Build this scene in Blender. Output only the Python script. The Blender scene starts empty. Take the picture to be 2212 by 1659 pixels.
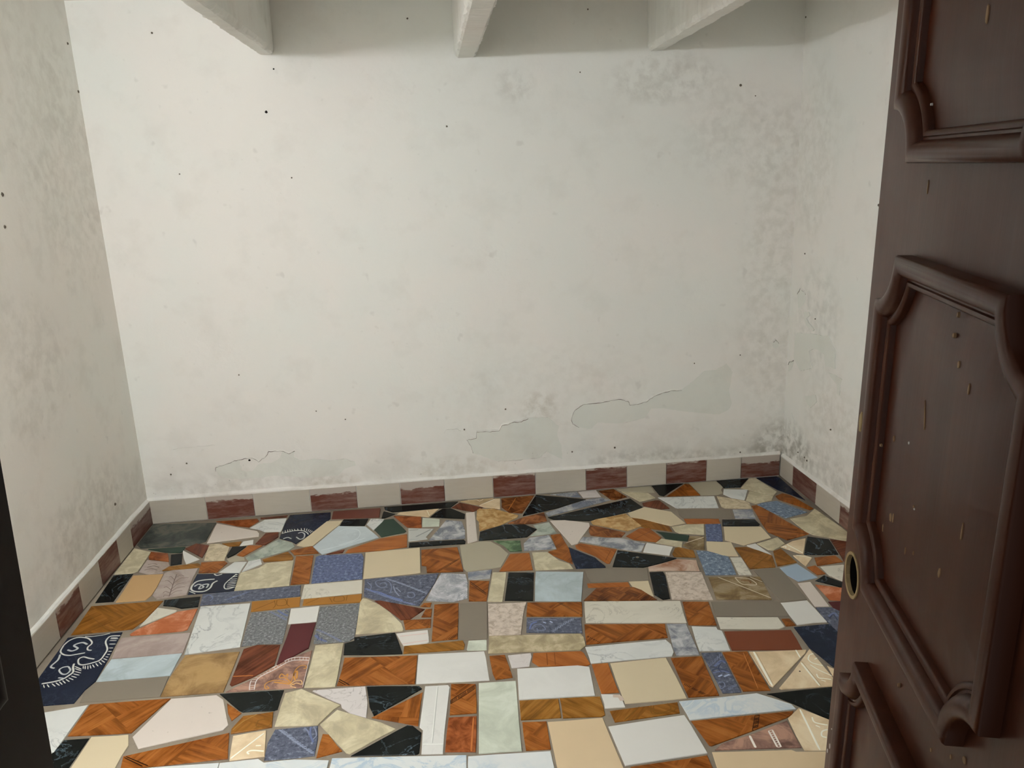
import bpy, bmesh, math, random
from mathutils import Vector, Matrix, noise
random.seed(7)
sc = bpy.context.scene
col = sc.collection

# ------------------------------------------------ camera, world, light, exposure
CX, CY, FPX, CAMH = 1106.0, 829.5, 1680.0, 1.45
RM = Matrix(((0.9935566, -0.0628735, 0.09429845),
             (-0.10702056, -0.24657552, 0.9631963),
             (-0.03730783, -0.96708192, -0.25171549)))      # image axes (right, down, forward) -> world
cam_data = bpy.data.cameras.new('camera')
cam = bpy.data.objects.new('camera', cam_data)
col.objects.link(cam)
cam_data.sensor_fit = 'HORIZONTAL'
cam_data.sensor_width = 36.0
cam_data.lens = FPX * 36.0 / 2212.0
cam_data.clip_start = 0.02
M4 = Matrix((RM.col[0], -RM.col[1], -RM.col[2])).transposed().to_4x4()
M4.translation = Vector((0, 0, CAMH))
cam.matrix_world = M4
sc.camera = cam

LAMP = (-0.95, 0.50, 1.93)
LAMP_POWER = 80.0
world = bpy.data.worlds.new('world'); sc.world = world
world.use_nodes = True
world.node_tree.nodes['Background'].inputs[0].default_value = (1.0, 0.98, 0.95, 1)
world.node_tree.nodes['Background'].inputs[1].default_value = 0.40
sc.view_settings.view_transform = 'Standard'
sc.view_settings.look = 'None'
sc.view_settings.exposure = 0.0
sc.view_settings.gamma = 1.0
sc.view_settings.use_curve_mapping = False
try:
    sc.cycles.max_bounces = 8; sc.cycles.diffuse_bounces = 5; sc.cycles.use_adaptive_sampling = True; sc.cycles.adaptive_threshold = 0.04
    sc.cycles.use_denoising = True; sc.cycles.caustics_reflective = False; sc.cycles.caustics_refractive = False
except Exception:
    pass

# ------------------------------------------------ measuring helpers
def ray(px, py):
    return RM @ Vector((px-CX, py-CY, FPX))
def floor_pt(px, py, z=0.0):
    r = ray(px, py); t = (z-CAMH)/r.z
    return Vector((r.x*t, r.y*t, z))
YB = 3.449                                  # face of the back wall
def back_pt(px, py, y=YB):
    r = ray(px, py); t = y/r.y
    return Vector((r.x*t, y, CAMH+r.z*t))
def right_pt(px, py, x=1.655):
    r = ray(px, py); t = x/r.x
    return Vector((x, r.y*t, CAMH+r.z*t))
def left_pt(px, py, x=-1.345):
    r = ray(px, py); t = x/r.x
    return Vector((x, r.y*t, CAMH+r.z*t))

# ------------------------------------------------ materials
def lin(h, k=1.0):
    o = []; ch = (1.0, 1.0, 1.0) if k == 1.0 else (1.0, 1.02, 1.08)
    for i in (0, 2, 4):
        c = int(h[i:i+2], 16)/255.0
        o.append(min(1.0, ch[i//2]*k*(c/12.92 if c <= 0.04045 else ((c+0.055)/1.055)**2.4)))
    return (o[0], o[1], o[2], 1.0)

class NT:
    def __init__(s, name):
        s.m = bpy.data.materials.new(name); s.m.use_nodes = True
        s.t = s.m.node_tree; s.n = s.t.nodes; s.b = s.n['Principled BSDF']
    def L(s, a, b): s.t.links.new(a, b)
    def new(s, typ, **kw):
        x = s.n.new(typ)
        for k, v in kw.items(): setattr(x, k, v)
        return x
    def coord(s, rand=True, scale=(1, 1, 1), rot=0.0):
        tc = s.new('ShaderNodeTexCoord'); mp = s.new('ShaderNodeMapping')
        mp.inputs['Scale'].default_value = scale; mp.inputs['Rotation'].default_value = (0, 0, rot)
        s.L(tc.outputs['Object'], mp.inputs['Vector'])
        if rand:
            oi = s.new('ShaderNodeObjectInfo'); mu = s.new('ShaderNodeMath', operation='MULTIPLY')
            mu.inputs[1].default_value = 37.0; s.L(oi.outputs['Random'], mu.inputs[0])
            cb = s.new('ShaderNodeCombineXYZ'); s.L(mu.outputs[0], cb.inputs[0]); s.L(mu.outputs[0], cb.inputs[1])
            s.L(cb.outputs[0], mp.inputs['Location'])
        return mp.outputs[0]
    def noise(s, v, scale, detail=4, rough=0.55, dist=0.0):
        x = s.new('ShaderNodeTexNoise'); x.inputs['Scale'].default_value = scale
        x.inputs['Detail'].default_value = detail; x.inputs['Roughness'].default_value = rough
        x.inputs['Distortion'].default_value = dist
        s.L(v, x.inputs['Vector']); return x.outputs['Fac']
    def ramp(s, f, stops, mode='LINEAR'):
        x = s.new('ShaderNodeValToRGB'); x.color_ramp.interpolation = mode
        e = x.color_ramp.elements
        while len(e) < len(stops): e.new(0.5)
        for i, (p, c) in enumerate(stops):
            e[i].position = p; e[i].color = c
        s.L(f, x.inputs[0]); return x.outputs[0]
    def mix(s, f, a, b, mode='MIX'):
        x = s.new('ShaderNodeMix', data_type='RGBA', blend_type=mode)
        for sock, val in ((x.inputs[0], f), (x.inputs[6], a), (x.inputs[7], b)):
            if hasattr(val, 'is_output'): s.L(val, sock)
            else: sock.default_value = val
        return x.outputs[2]
    def math(s, op, a, b=None):
        x = s.new('ShaderNodeMath', operation=op)
        for sock, val in ((x.inputs[0], a), (x.inputs[1], b)):
            if val is None: continue
            if hasattr(val, 'is_output'): s.L(val, sock)
            else: sock.default_value = val
        return x.outputs[0]
    def bump(s, h, strength=0.2, dist=0.002, prev=None):
        x = s.new('ShaderNodeBump'); x.inputs['Strength'].default_value = strength
        x.inputs['Distance'].default_value = dist; s.L(h, x.inputs['Height'])
        if prev is not None: s.L(prev, x.inputs['Normal'])
        s.L(x.outputs[0], s.b.inputs['Normal']); return x.outputs[0]
    def base(s, c):
        if hasattr(c, 'is_output'): s.L(c, s.b.inputs['Base Color'])
        else: s.b.inputs['Base Color'].default_value = c
    def fin(s, rough=0.5, spec=0.5):
        s.b.inputs['Roughness'].default_value = rough
        s.b.inputs['Specular IOR Level'].default_value = spec
        return s.m

KT = 1.29                                   # photographed tile colour -> paint colour
GL, SP = 0.16, 0.07
def t_plain(name, c, amt=0.06, spots=False):
    s = NT(name); v = s.coord()
    n = s.noise(v, 9, 3)
    o = s.mix(n, lin(c, KT*(1-amt)), lin(c, KT*(1+amt)))
    if spots:
        f = s.ramp(s.noise(v, 70, 2), [(0.70, (0, 0, 0, 1)), (0.74, (1, 1, 1, 1))])
        o = s.mix(s.math('MULTIPLY', f, 0.35), o, lin('6E665C'))
    s.base(o); return s.fin(GL+0.06, SP)
def t_mott(name, a, b, c, sc1=14, sc2=60):
    s = NT(name); v = s.coord()
    n = s.noise(v, sc1, 6, 0.65, 0.6)
    o = s.ramp(n, [(0.38, lin(a, KT)), (0.5, lin(b, KT)), (0.60, lin(c, KT*1.03))])
    o = s.mix(s.math('MULTIPLY', s.noise(v, sc2, 3), 0.22), o, lin(a, KT))
    s.base(o); return s.fin(GL+0.05, SP)
def t_vein(name, a, b, vein, sc1=7, w=0.035, amt=0.8, cl=5.0, clamt=0.5):
    s = NT(name); v = s.coord()
    n = s.noise(v, sc1, 7, 0.6, 1.4)
    d = s.math('ABSOLUTE', s.math('SUBTRACT', n, 0.5))
    f = s.ramp(d, [(0.0, (1, 1, 1, 1)), (w, (0, 0, 0, 1))])
    g = s.ramp(s.noise(v, 4.0, 2), [(0.42, (0, 0, 0, 1)), (0.62, (1, 1, 1, 1))])
    f = s.math('MULTIPLY', s.math('MULTIPLY', f, g), amt)
    cf = s.ramp(s.noise(v, cl, 6, 0.65, 0.8), [(0.38, (0, 0, 0, 1)), (0.60, (1, 1, 1, 1))])
    o = s.mix(s.math('MULTIPLY', cf, min(1.0, clamt)), lin(a, KT), lin(b, KT))
    o = s.mix(f, o, lin(vein, KT))
    s.base(o); return s.fin(GL, SP)
def t_gran(name, a, b, c, sc1=90):
    s = NT(name); v = s.coord()
    n = s.noise(v, sc1, 4, 0.7); m = s.noise(v, 12, 4, 0.6, 0.8)
    o = s.ramp(n, [(0.38, lin(a, KT*0.8)), (0.46, lin(b, KT)), (0.54, lin(b, KT)), (0.64, lin(c, KT*1.25))])
    o = s.mix(s.math('MULTIPLY', m, 0.35), o, lin(b, KT))
    s.base(o); return s.fin(GL+0.04, SP)
def t_wood(name, dark, mid, light, cell=0.13, parquet=True, edge=True):
    KT = 1.01
    s = NT(name)
    v = s.coord()
    def grain(deg):
        rv = s.new('ShaderNodeVectorRotate', rotation_type='Z_AXIS'); rv.inputs['Angle'].default_value = math.radians(deg)
        s.L(v, rv.inputs['Vector'])
        mp = s.new('ShaderNodeMapping'); mp.inputs['Scale'].default_value = (7, 95, 7); s.L(rv.outputs[0], mp.inputs['Vector'])
        mb = s.new('ShaderNodeMapping'); mb.inputs['Scale'].default_value = (3, 30, 3); s.L(rv.outputs[0], mb.inputs['Vector'])
        g = s.math('MULTIPLY', s.noise(mp.outputs[0], 1.0, 4, 0.65, 0.4), 0.5)
        return s.math('ADD', g, s.math('MULTIPLY', s.noise(mb.outputs[0], 1.0, 2, 0.5), 0.5))
    na = grain(40); nb = grain(-50)
    if parquet:
        rv = s.new('ShaderNodeVectorRotate', rotation_type='Z_AXIS'); rv.inputs['Angle'].default_value = math.radians(45)
        s.L(v, rv.inputs['Vector'])
        ck = s.new('ShaderNodeTexChecker'); ck.inputs['Scale'].default_value = 1/cell
        ck.inputs[1].default_value = (1, 1, 1, 1); ck.inputs[2].default_value = (0, 0, 0, 1)
        ad = s.new('ShaderNodeVectorMath', operation='ADD'); ad.inputs[1].default_value = (0, 0, 0.5*cell)
        s.L(rv.outputs[0], ad.inputs[0]); s.L(ad.outputs[0], ck.inputs[0])
        f = s.mix(ck.outputs[0], na, nb)
    else:
        f = na
    dk = lin(dark, KT*0.75)
    o = s.ramp(f, [(0.33, dk), (0.42, lin(dark, KT)), (0.49, lin(mid, KT)), (0.60, lin(light, KT*1.05))])
    tone = s.ramp(s.noise(v, 13, 3, 0.5, 0.4), [(0.35, lin(dark, KT)), (0.62, lin(light, KT))])
    o = s.mix(0.30, o, tone)
    s.base(o); return s.fin(GL, SP)

MT = {
 'W': t_plain('white_tile', 'C9C6BB', 0.02), 'PK': t_plain('pale_pink_tile', 'C3B8AA', 0.03, True),
 'CR': t_plain('cream_tile', 'BEAF8F', 0.03), 'CG': t_plain('grey_cream_tile', '9C947E', 0.03),
 'GR': t_plain('taupe_tile', '756C5D', 0.03), 'TN': t_plain('tan_tile', 'AE8D61', 0.04),
 'TNp': t_plain('sand_tile', 'C0AA87', 0.03), 'OR': t_wood('orange_plain_wood_tile', '8A4E22', '9A5A28', 'A6652F', parquet=False),
 'RB': t_plain('brick_red_tile', '683823', 0.05), 'MR': t_plain('maroon_tile', '4B2222', 0.06),
 'GN': t_plain('bottle_green_tile', '27372B', 0.08), 'SB': t_plain('sky_blue_tile', '92A1AC', 0.04),
 'RT': t_plain('red_quarry_tile', '5C3428', 0.10), 'BL': t_gran('blue_tile', '3E465A', '525B75', '6E778C', 80),
 'BLg': t_gran('blue_grey_tile', '4C5868', '65727F', '8C98A2', 70), 'BLP': t_gran('slate_blue_tile', '3E414A', '4F535E', '686C76', 70),
 'GG': t_gran('grey_granite_tile', '515150', '676866', '8A8A87', 110),
 'NV': t_vein('navy_tile', '171C27', '212938', '48526A', 14, 0.03, 0.5), 'NVP': t_vein('navy_tile_with_relief', '171B27', '212836', '3E4758', 18, 0.03, 0.4),
 'BK': t_vein('black_marble_tile', '0E100E', '171916', '54636A', 6.5, 0.013, 0.9),
 'DG': t_mott('dark_green_stone_tile', '30342F', '434640', '5A594D', 10),
 'CM': t_mott('cream_stone_tile', 'A79D80', 'B3A98B', 'BFB698', 18), 'CMy': t_mott('yellow_cream_marble_tile', 'A0957A', 'B3A888', 'C2B898', 11),
 'PTm': t_mott('speckled_beige_tile', 'A3957A', 'B8A98A', 'C0B396', 36),
 'PT': t_mott('beige_relief_tile', 'BBA480', 'CBB591', 'D2C09E', 7), 'PTt': t_mott('tan_relief_tile', '9E8763', 'AE9671', 'B9A27E', 9),
 'PKm': t_mott('pink_stone_tile', 'A0917F', 'B9AB9A', 'C1B4A3', 48), 'PG': t_mott('mauve_grey_tile', '8D7D74', '99897F', 'A3958B', 7),
 'PF': t_mott('mauve_fern_tile', '85766A', '988A7F', 'A3968B', 8), 'PB': t_mott('pink_brown_tile', '5E463C', '826456', 'A5806A', 12),
 'PBl': t_mott('rusty_beige_tile', '8A6248', 'AE9480', 'BAA692', 11), 'BP': t_mott('brown_relief_tile', '5C4A30', '786443', '8F7F62', 12),
 'TM': t_mott('tan_stone_tile', '8F6C3E', 'AA8855', 'B99C6E', 26), 'TB': t_mott('brown_stone_tile', '745A38', '8A6D46', '9C7E52', 8),
 'TMg': t_mott('olive_beige_stone_tile', '8E8164', 'A29474', 'B3A585', 20), 'TC': t_mott('terracotta_tile', '95532F', 'A3603D', 'B87C5C', 13),
 'MW': t_vein('white_marble_tile', 'C8C8BF', 'B9BAB2', '858885', 7, 0.03, 0.75), 'MWf': t_vein('off_white_tile', 'CBC9BF', 'C0BEB4', 'ADABA2', 9, 0.02, 0.35),
 'MWc': t_vein('cream_marble_tile', 'C5BFAD', 'BBB5A2', '766F60', 9, 0.022, 0.85), 'MWl': t_vein('pinkish_white_tile', 'C2BBB3', 'B9B2AA', '857D75', 12, 0.02, 0.75),
 'WS': t_plain('striped_white_tile', 'C9C3B8', 0.02), 'GP': t_plain('pale_grey_tile', 'AEAEA5', 0.05),
 'LB': t_vein('light_blue_marble_tile', 'AEB9B8', '98A29F', '87908E', 6, 0.05, 0.35, 5, 0.8), 'LW': t_vein('pale_blue_relief_tile', 'B6BEBC', 'A3ABAA', '98A1A2', 6, 0.04, 0.4),
 'LWb': t_vein('blue_veined_white_tile', 'C9CAC3', 'BCC2BF', '8FA6B4', 9, 0.05, 0.7), 'GM': t_vein('grey_cloud_marble_tile', 'B0AFAB', '6E7175', '4C5056', 16, 0.05, 0.8, 16, 1.3),
 'GMw': t_vein('white_grey_marble_tile', 'BDBBB9', '8C8E8E', '74777A', 18, 0.06, 0.7, 16, 1.0), 'GMb': t_vein('blue_grey_marble_tile', 'A3A19C', '6B7078', '555A66', 16, 0.05, 0.8, 14, 1.2),
 'GW': t_mott('pale_green_marble_tile', 'ABAF9C', 'B9BDA9', 'C2C5B3', 8), 'GW2': t_mott('green_grey_marble_tile', '7C8377', '989E8E', 'A6AB9B', 14),
 'GV': t_mott('green_marble_tile', '34472F', '4D6144', '6C7E5E', 22),
 'WD': t_wood('parquet_wood_tile', '66350F', '894C1B', 'A0632B'), 'WG': t_wood('golden_wood_tile', '6E4615', '8C5C20', '9E6F30', parquet=False),
 'WGb': t_plain('golden_inlay_wood_tile', '8F6128', 0.10), 'WGd': t_wood('deep_golden_wood_tile', '6B4012', '84531A', '97662A', cell=0.2),
 'RW': t_wood('red_brown_wood_tile', '45200F', '603220', '754128', parquet=False), 'RWo': t_mott('burl_wood_tile', '5F2E12', '7C421F', '8C5029', 20),
 'WP': t_wood('ornate_parquet_tile', '4A2510', '6E3C1A', '9A6234', cell=0.05),
}
KIND_LABEL = {
 'W': 'plain white tile piece', 'NVP': 'navy tile piece with pale scrollwork', 'BLP': 'slate blue tile piece with braided floral border',
 'PT': 'beige tile piece with white raised lines', 'PB': 'pink-brown tile piece with white bands', 'WD': 'orange parquet-look tile piece',
 'BK': 'black marble-look tile piece with pale veins', 'SB': 'sky blue tile piece', 'MR': 'dark maroon glazed tile piece',
 'GR': 'plain taupe tile piece', 'CR': 'plain cream tile piece', 'GN': 'bottle green tile piece', 'PF': 'mauve tile piece with brown fern print'}

def paint_mat(name, c, stain=0.10, blobs=()):
    """uneven white-washed plaster"""
    s = NT(name)
    tc = s.new('ShaderNodeTexCoord'); v = tc.outputs['Object']
    n1 = s.noise(v, 1.3, 4, 0.6, 0.3); n2 = s.noise(v, 6, 5, 0.6); n3 = s.noise(v, 40, 3)
    warm, cool = lin(c), lin(c)
    warm = (warm[0]*1.0, warm[1]*0.99, warm[2]*0.965, 1); cool = (cool[0]*0.97, cool[1]*0.998, cool[2]*0.975, 1)
    o = s.mix(s.ramp(n1, [(0.42, (0, 0, 0, 1)), (0.6, (1, 1, 1, 1))]), warm, cool)
    sm = s.ramp(n2, [(0.52, (0, 0, 0, 1)), (0.75, (1, 1, 1, 1))])
    o = s.mix(s.math('MULTIPLY', sm, stain*1.2), o, lin('ABA494'))
    # faint grey scuffs
    sx = s.ramp(s.noise(v, 17, 2, 0.5), [(0.70, (0, 0, 0, 1)), (0.78, (1, 1, 1, 1))])
    o = s.mix(s.math('MULTIPLY', sx, 0.15), o, lin('9B968B'))
    # damp and dirt low down on the wall and small brown mould specks
    sep = s.new('ShaderNodeSeparateXYZ'); s.L(v, sep.inputs[0])
    low = s.math('SUBTRACT', 1.0, s.math('MULTIPLY', s.math('ABSOLUTE', sep.outputs[2]), 3.2))
    low = s.math('MAXIMUM', low, 0.0)
    dm = s.ramp(s.noise(v, 4.5, 5, 0.65, 0.5), [(0.46, (0, 0, 0, 1)), (0.64, (1, 1, 1, 1))])
    o = s.mix(s.math('MULTIPLY', s.math('MULTIPLY', low, dm), 0.40), o, lin('948C78'))
    sp = s.ramp(s.noise(v, 75, 2, 0.5), [(0.735, (0, 0, 0, 1)), (0.765, (1, 1, 1, 1))])
    o = s.mix(s.math('MULTIPLY', sp, s.math('ADD', s.math('MULTIPLY', low, 0.7), 0.05)), o, lin('5E5546'))
    # stains that sit on the wall itself: (x, y, z, radius x/y, radius z, colour, amount)
    ms = s.ramp(s.noise(v, 24, 5, 0.6, 0.2), [(0.40, (0, 0, 0, 1)), (0.62, (1, 1, 1, 1))]) if blobs else None
    for (bx, by, bz, rx, rz, bc, am) in blobs:
        sb = s.new('ShaderNodeVectorMath', operation='SUBTRACT'); s.L(v, sb.inputs[0]); sb.inputs[1].default_value = (bx, by, bz)
        dv = s.new('ShaderNodeVectorMath', operation='DIVIDE'); s.L(sb.outputs[0], dv.inputs[0]); dv.inputs[1].default_value = (rx, rx, rz)
        ln = s.new('ShaderNodeVectorMath', operation='LENGTH'); s.L(dv.outputs[0], ln.inputs[0])
        fall = s.math('MAXIMUM', s.math('SUBTRACT', 1.0, ln.outputs['Value']), 0.0)
        o = s.mix(s.math('MULTIPLY', s.math('MULTIPLY', s.math('MINIMUM', s.math('MULTIPLY', fall, 2.2), 1.0), ms), am*0.5), o, lin(bc))
    s.base(o)
    b = s.bump(s.noise(v, 7, 5, 0.55), 0.35, 0.012)
    b = s.bump(s.noise(v, 120, 3, 0.6), 0.18, 0.001, b)
    return s.fin(0.62, 0.25)

G1, B1 = '8A8474', 'A0906F'
BLOBS_B = [(1.63, YB, 0.14, 0.16, 0.16, '7C7564', 1.1), (1.60, YB, 0.9, 0.22, 0.9, 'A7A392', 0.35), (1.05, YB, 1.85, 0.30, 0.12, '9A9486', 0.45), (0.40, YB, 1.84, 0.10, 0.08, 'A29D90', 0.4),
           (0.46, YB, 0.43, 0.10, 0.09, B1, 0.45), (0.06, YB, 0.15, 0.25, 0.08, B1, 0.40), (-0.51, YB, 0.13, 0.16, 0.05, B1, 0.45), (0.95, YB, 0.13, 0.35, 0.07, G1, 0.55), (1.35, YB, 0.12, 0.35, 0.06, G1, 0.5),
           (-0.85, YB, 0.14, 0.5, 0.10, 'A79F92', 0.4), (1.40, YB, 1.60, 0.35, 0.25, 'A39E90', 0.25), (0.5, YB, 0.5, 0.6, 0.3, 'B3AEA0', 0.15)]
BLOBS_R = [(1.655, 3.35, 0.16, 0.22, 0.16, '7C7564', 1.1), (1.655, 3.05, 0.18, 0.35, 0.10, G1, 0.5), (1.655, 3.2, 0.8, 0.25, 0.3, 'A7AAA0', 0.45), (1.655, 3.0, 0.4, 0.3, 0.2, 'A9A18D', 0.4), (1.655, 3.3, 1.5, 0.25, 0.4, 'A9A595', 0.3)]
BLOBS_L = [(-1.345, 2.9, 0.25, 0.5, 0.20, '9B9384', 0.45), (-1.345, 3.2, 1.6, 0.5, 0.6, 'A9A292', 0.3), (-1.345, 2.7, 0.9, 0.3, 0.3, 'ADA697', 0.3)]
M_WALL_B = paint_mat('whitewashed_plaster_back', 'F0EEEA', 0.10, BLOBS_B)
M_WALL_R = paint_mat('whitewashed_plaster_right', 'F0EEEA', 0.10, BLOBS_R)
M_WALL_L = paint_mat('whitewashed_plaster_left', 'F3EFE9', 0.16, BLOBS_L)
M_WALL = paint_mat('whitewashed_plaster', 'F0EEEA', 0.10)
M_PATCH = paint_mat('bare_grey_plaster', 'E7E8E2', stain=0.12)
M_FLAKE = paint_mat('white_paint_flake', 'E9E7E3', stain=0.05)
M_BEAM = paint_mat('whitewashed_concrete', 'F2F0EC', stain=0.2)

def grout_mat():
    s = NT('cement_grout'); tc = s.new('ShaderNodeTexCoord'); v = tc.outputs['Object']
    o = s.ramp(s.noise(v, 3.0, 4, 0.6), [(0.35, lin('776D60')), (0.65, lin('978C7C'))])
    f = s.ramp(s.noise(v, 30, 3, 0.6), [(0.6, (0, 0, 0, 1)), (0.75, (1, 1, 1, 1))])
    o = s.mix(s.math('MULTIPLY', f, 0.35), o, lin('5A5247'))
    s.base(o); s.bump(s.noise(v, 160, 3), 0.4, 0.002); return s.fin(0.8, 0.2)
M_GROUT = grout_mat()

def skirt_mat(name, c1, c2, streak=True, thr=0.030, amt=1.0):
    s = NT(name); tc = s.new('ShaderNodeTexCoord'); v = tc.outputs['Object']
    vv = s.coord(scale=(14, 14, 90))
    o = s.mix(s.noise(vv, 1.0, 3), lin(c1), lin(c2))
    # wall paint brushed over the upper edge of the tile
    sep = s.new('ShaderNodeSeparateXYZ'); s.L(v, sep.inputs[0])
    oi = s.new('ShaderNodeObjectInfo')
    w = s.coord(scale=(16, 16, 55))
    h = s.math('ADD', sep.outputs[2], s.math('MULTIPLY', s.math('SUBTRACT', s.noise(w, 1.0, 4, 0.6), 0.5), 0.055))
    h = s.math('ADD', h, s.math('MULTIPLY', s.math('SUBTRACT', oi.outputs['Random'], 0.5), 0.04))
    f = s.math('MULTIPLY', s.math('MINIMUM', s.math('MAXIMUM', s.math('MULTIPLY', s.math('SUBTRACT', h, thr), 160.0), 0.0), 1.0), 0.8*amt)
    haze = s.math('MULTIPLY', s.ramp(s.noise(vv, 0.6, 4, 0.7), [(0.40, (0, 0, 0, 1)), (0.75, (1, 1, 1, 1))]), 0.32)
    o = s.mix(s.math('MAXIMUM', f, haze), o, lin('C4BDB2'))
    s.base(o); return s.fin(0.35, 0.3)
M_SK_L = skirt_mat('cream_skirting_tile', 'BBB3A4', 'C6BFB1', thr=0.036, amt=0.5)
M_SK_R = skirt_mat('red_brown_skirting_tile', '5C2F23', '6C3E30', thr=0.034)

def door_mat():
    s = NT('dark_brown_gloss_paint'); tc = s.new('ShaderNodeTexCoord'); v = tc.outputs['Object']
    mp = s.new('ShaderNodeMapping'); mp.inputs['Scale'].default_value = (30, 1.6, 30); s.L(v, mp.inputs['Vector'])
    g = s.noise(mp.outputs[0], 1.5, 4, 0.6)
    o = s.ramp(g, [(0.3, lin('3C1D10')), (0.6, lin('452314')), (0.8, lin('4E2917'))])
    s.base(o); s.bump(g, 0.10, 0.002)
    r = s.math('ADD', s.math('MULTIPLY', s.noise(v, 9, 3), 0.25), 0.22); s.L(r, s.b.inputs['Roughness'])
    s.b.inputs['Specular IOR Level'].default_value = 0.2
    return s.m
M_DOOR = door_mat()
def simple(name, c, rough=0.5, spec=0.4, metal=0.0, k=1.0):
    s = NT(name); v = s.coord(rand=False)
    s.base(s.mix(s.noise(v, 60, 3), lin(c, k*0.8), lin(c, k*1.15)))
    s.b.inputs['Metallic'].default_value = metal
    return s.fin(rough, spec)
M_DARK = simple('dark_hole', '1D1814', 0.9, 0.1)
M_SPECK = simple('brown_speck', '6E6456', 0.8, 0.1)
M_RAW = simple('raw_wood', 'A08A62', 0.7, 0.2)
M_BRASS = simple('worn_brass', '8F7440', 0.4, 0.5, 0.8)
M_DOOR_SHADE = simple('shaded_brown_paint', '1C1410', 0.5, 0.2)  # door paint darkened: the left leaf's shade is put into its colour
M_FLECK = simple('cream_paint_fleck', '8C6F4E', 0.6, 0.3)
M_FLECKW = simple('white_paint_fleck', 'D6D2C8', 0.5, 0.3)
M_STEEL = simple('steel', '8A8A88', 0.35, 0.5, 0.9)
M_CORD = simple('black_cord', '1A1A1A', 0.6, 0.3)

# ------------------------------------------------ mesh helpers
def link_mesh(name, verts, faces, m, parent=None, smooth=False, loc=None, rot=None):
    me = bpy.data.meshes.new(name)
    me.from_pydata([tuple(v) for v in verts], [], faces)
    me.validate(); me.update()
    bm = bmesh.new(); bm.from_mesh(me); bmesh.ops.recalc_face_normals(bm, faces=bm.faces)
    bm.to_mesh(me); bm.free()
    if smooth:
        for p in me.polygons: p.use_smooth = True
    me.materials.append(m)
    o = bpy.data.objects.new(name, me); col.objects.link(o)
    if parent: o.parent = parent
    if loc is not None: o.location = loc
    if rot is not None: o.rotation_euler = rot
    return o
def box_vf(x0, x1, y0, y1, z0, z1):
    v = [(x, y, z) for x in (x0, x1) for y in (y0, y1) for z in (z0, z1)]
    f = [(0, 1, 3, 2), (4, 6, 7, 5), (0, 4, 5, 1), (2, 3, 7, 6), (0, 2, 6, 4), (1, 5, 7, 3)]
    return v, f
def struct(o, label=None):
    o['kind'] = 'structure'
    if label: o['label'] = label
    return o
def grid_wall(name, p0, p1, z0, z1, inward, thick, m, amp=0.0025, step=0.03, label=None):
    """upright slab whose inner face (p0-p1) undulates like hand-laid plaster"""
    d = Vector(p1)-Vector(p0); Ln = d.length; d.normalize(); n = Vector(inward)
    nu = max(2, int(Ln/step)); nv = max(2, int((z1-z0)/step))
    V = []; Fc = []
    for j in range(nv+1):
        for i in range(nu+1):
            p = Vector(p0)+d*(Ln*i/nu); z = z0+(z1-z0)*j/nv
            q = Vector((p.x, p.y, z))
            a = (noise.noise(q*1.7)*1.0+noise.noise(q*5.0)*0.45+noise.noise(q*14.0)*0.15)*amp
            e = min(1.0, (z-z0)/0.15)*min(1.0, i/nu*Ln/0.2)*min(1.0, (1-i/nu)*Ln/0.2)
            V.append(q+n*(a-amp*0.3)*e)
    for j in range(nv):
        for i in range(nu):
            a = j*(nu+1)+i; Fc.append((a, a+1, a+nu+2, a+nu+1))
    b = len(V)
    for (pp, z) in ((p0, z0), (p1, z0), (p1, z1), (p0, z1)):
        V.append(Vector((pp[0], pp[1], z))-n*thick)
    Fc.append((b, b+1, b+2, b+3))
    lo = list(range(0, nu+1)); hi = [nv*(nu+1)+i for i in range(nu+1)]
    le = [j*(nu+1) for j in range(nv+1)]; ri = [j*(nu+1)+nu for j in range(nv+1)]
    Fc.append(tuple(lo+[b+1, b])); Fc.append(tuple(hi+[b+2, b+3])); Fc.append(tuple(le+[b+3, b])); Fc.append(tuple(ri+[b+2, b+1]))
    o = link_mesh(name, V, Fc, m)
    for p in o.data.polygons:
        if len(p.vertices) == 4: p.use_smooth = True
    o.data.set_sharp_from_angle(angle=math.radians(30))
    return struct(o, label)

# ------------------------------------------------ room shell
XL, XR, ZC, YF = -1.345, 1.655, 2.192, 0.38
wall_back = grid_wall('wall_back', (XL-0.001, YB), (XR+0.001, YB), 0, ZC+0.02, (0, -1, 0), 0.12, M_WALL_B, label='white plastered back wall with peeling paint low down')
wall_left = grid_wall('wall_left', (XL, 0.2), (XL, YB), 0, ZC+0.02, (1, 0, 0), 0.12, M_WALL_L, 0.004, label='white plastered left wall, uneven and scuffed')
wall_right = grid_wall('wall_right', (XR, 0.2), (XR, YB), 0, ZC+0.02, (-1, 0, 0), 0.12, M_WALL_R, label='white plastered right wall with grey damp patches')
# front wall with the doorway the photograph is taken through
DX0, DX1, DZ = -0.53, 0.40, 2.03
v = []; f = []
for b in ((XL, DX0, YF-0.12, YF, 0, ZC), (DX1, XR, YF-0.12, YF, 0, ZC), (DX0, DX1, YF-0.12, YF, DZ, ZC)):
    bv, bf = box_vf(*b); f += [tuple(i+len(v) for i in q) for q in bf]; v += bv
wall_front = struct(link_mesh('wall_front', v, f, M_WALL), 'white front wall around the doorway')
v = []; f = []
for b in ((DX0, DX0+0.045, YF-0.13, YF-0.005, 0, DZ), (DX1-0.04, DX1, YF-0.13, YF-0.045, 0, DZ), (DX0, DX1, YF-0.13, YF-0.045, DZ-0.04, DZ)):
    bv, bf = box_vf(*b); f += [tuple(i+len(v) for i in q) for q in bf]; v += bv
struct(link_mesh('trim_1', v, f, M_DOOR), 'dark brown wooden door frame')

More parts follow.
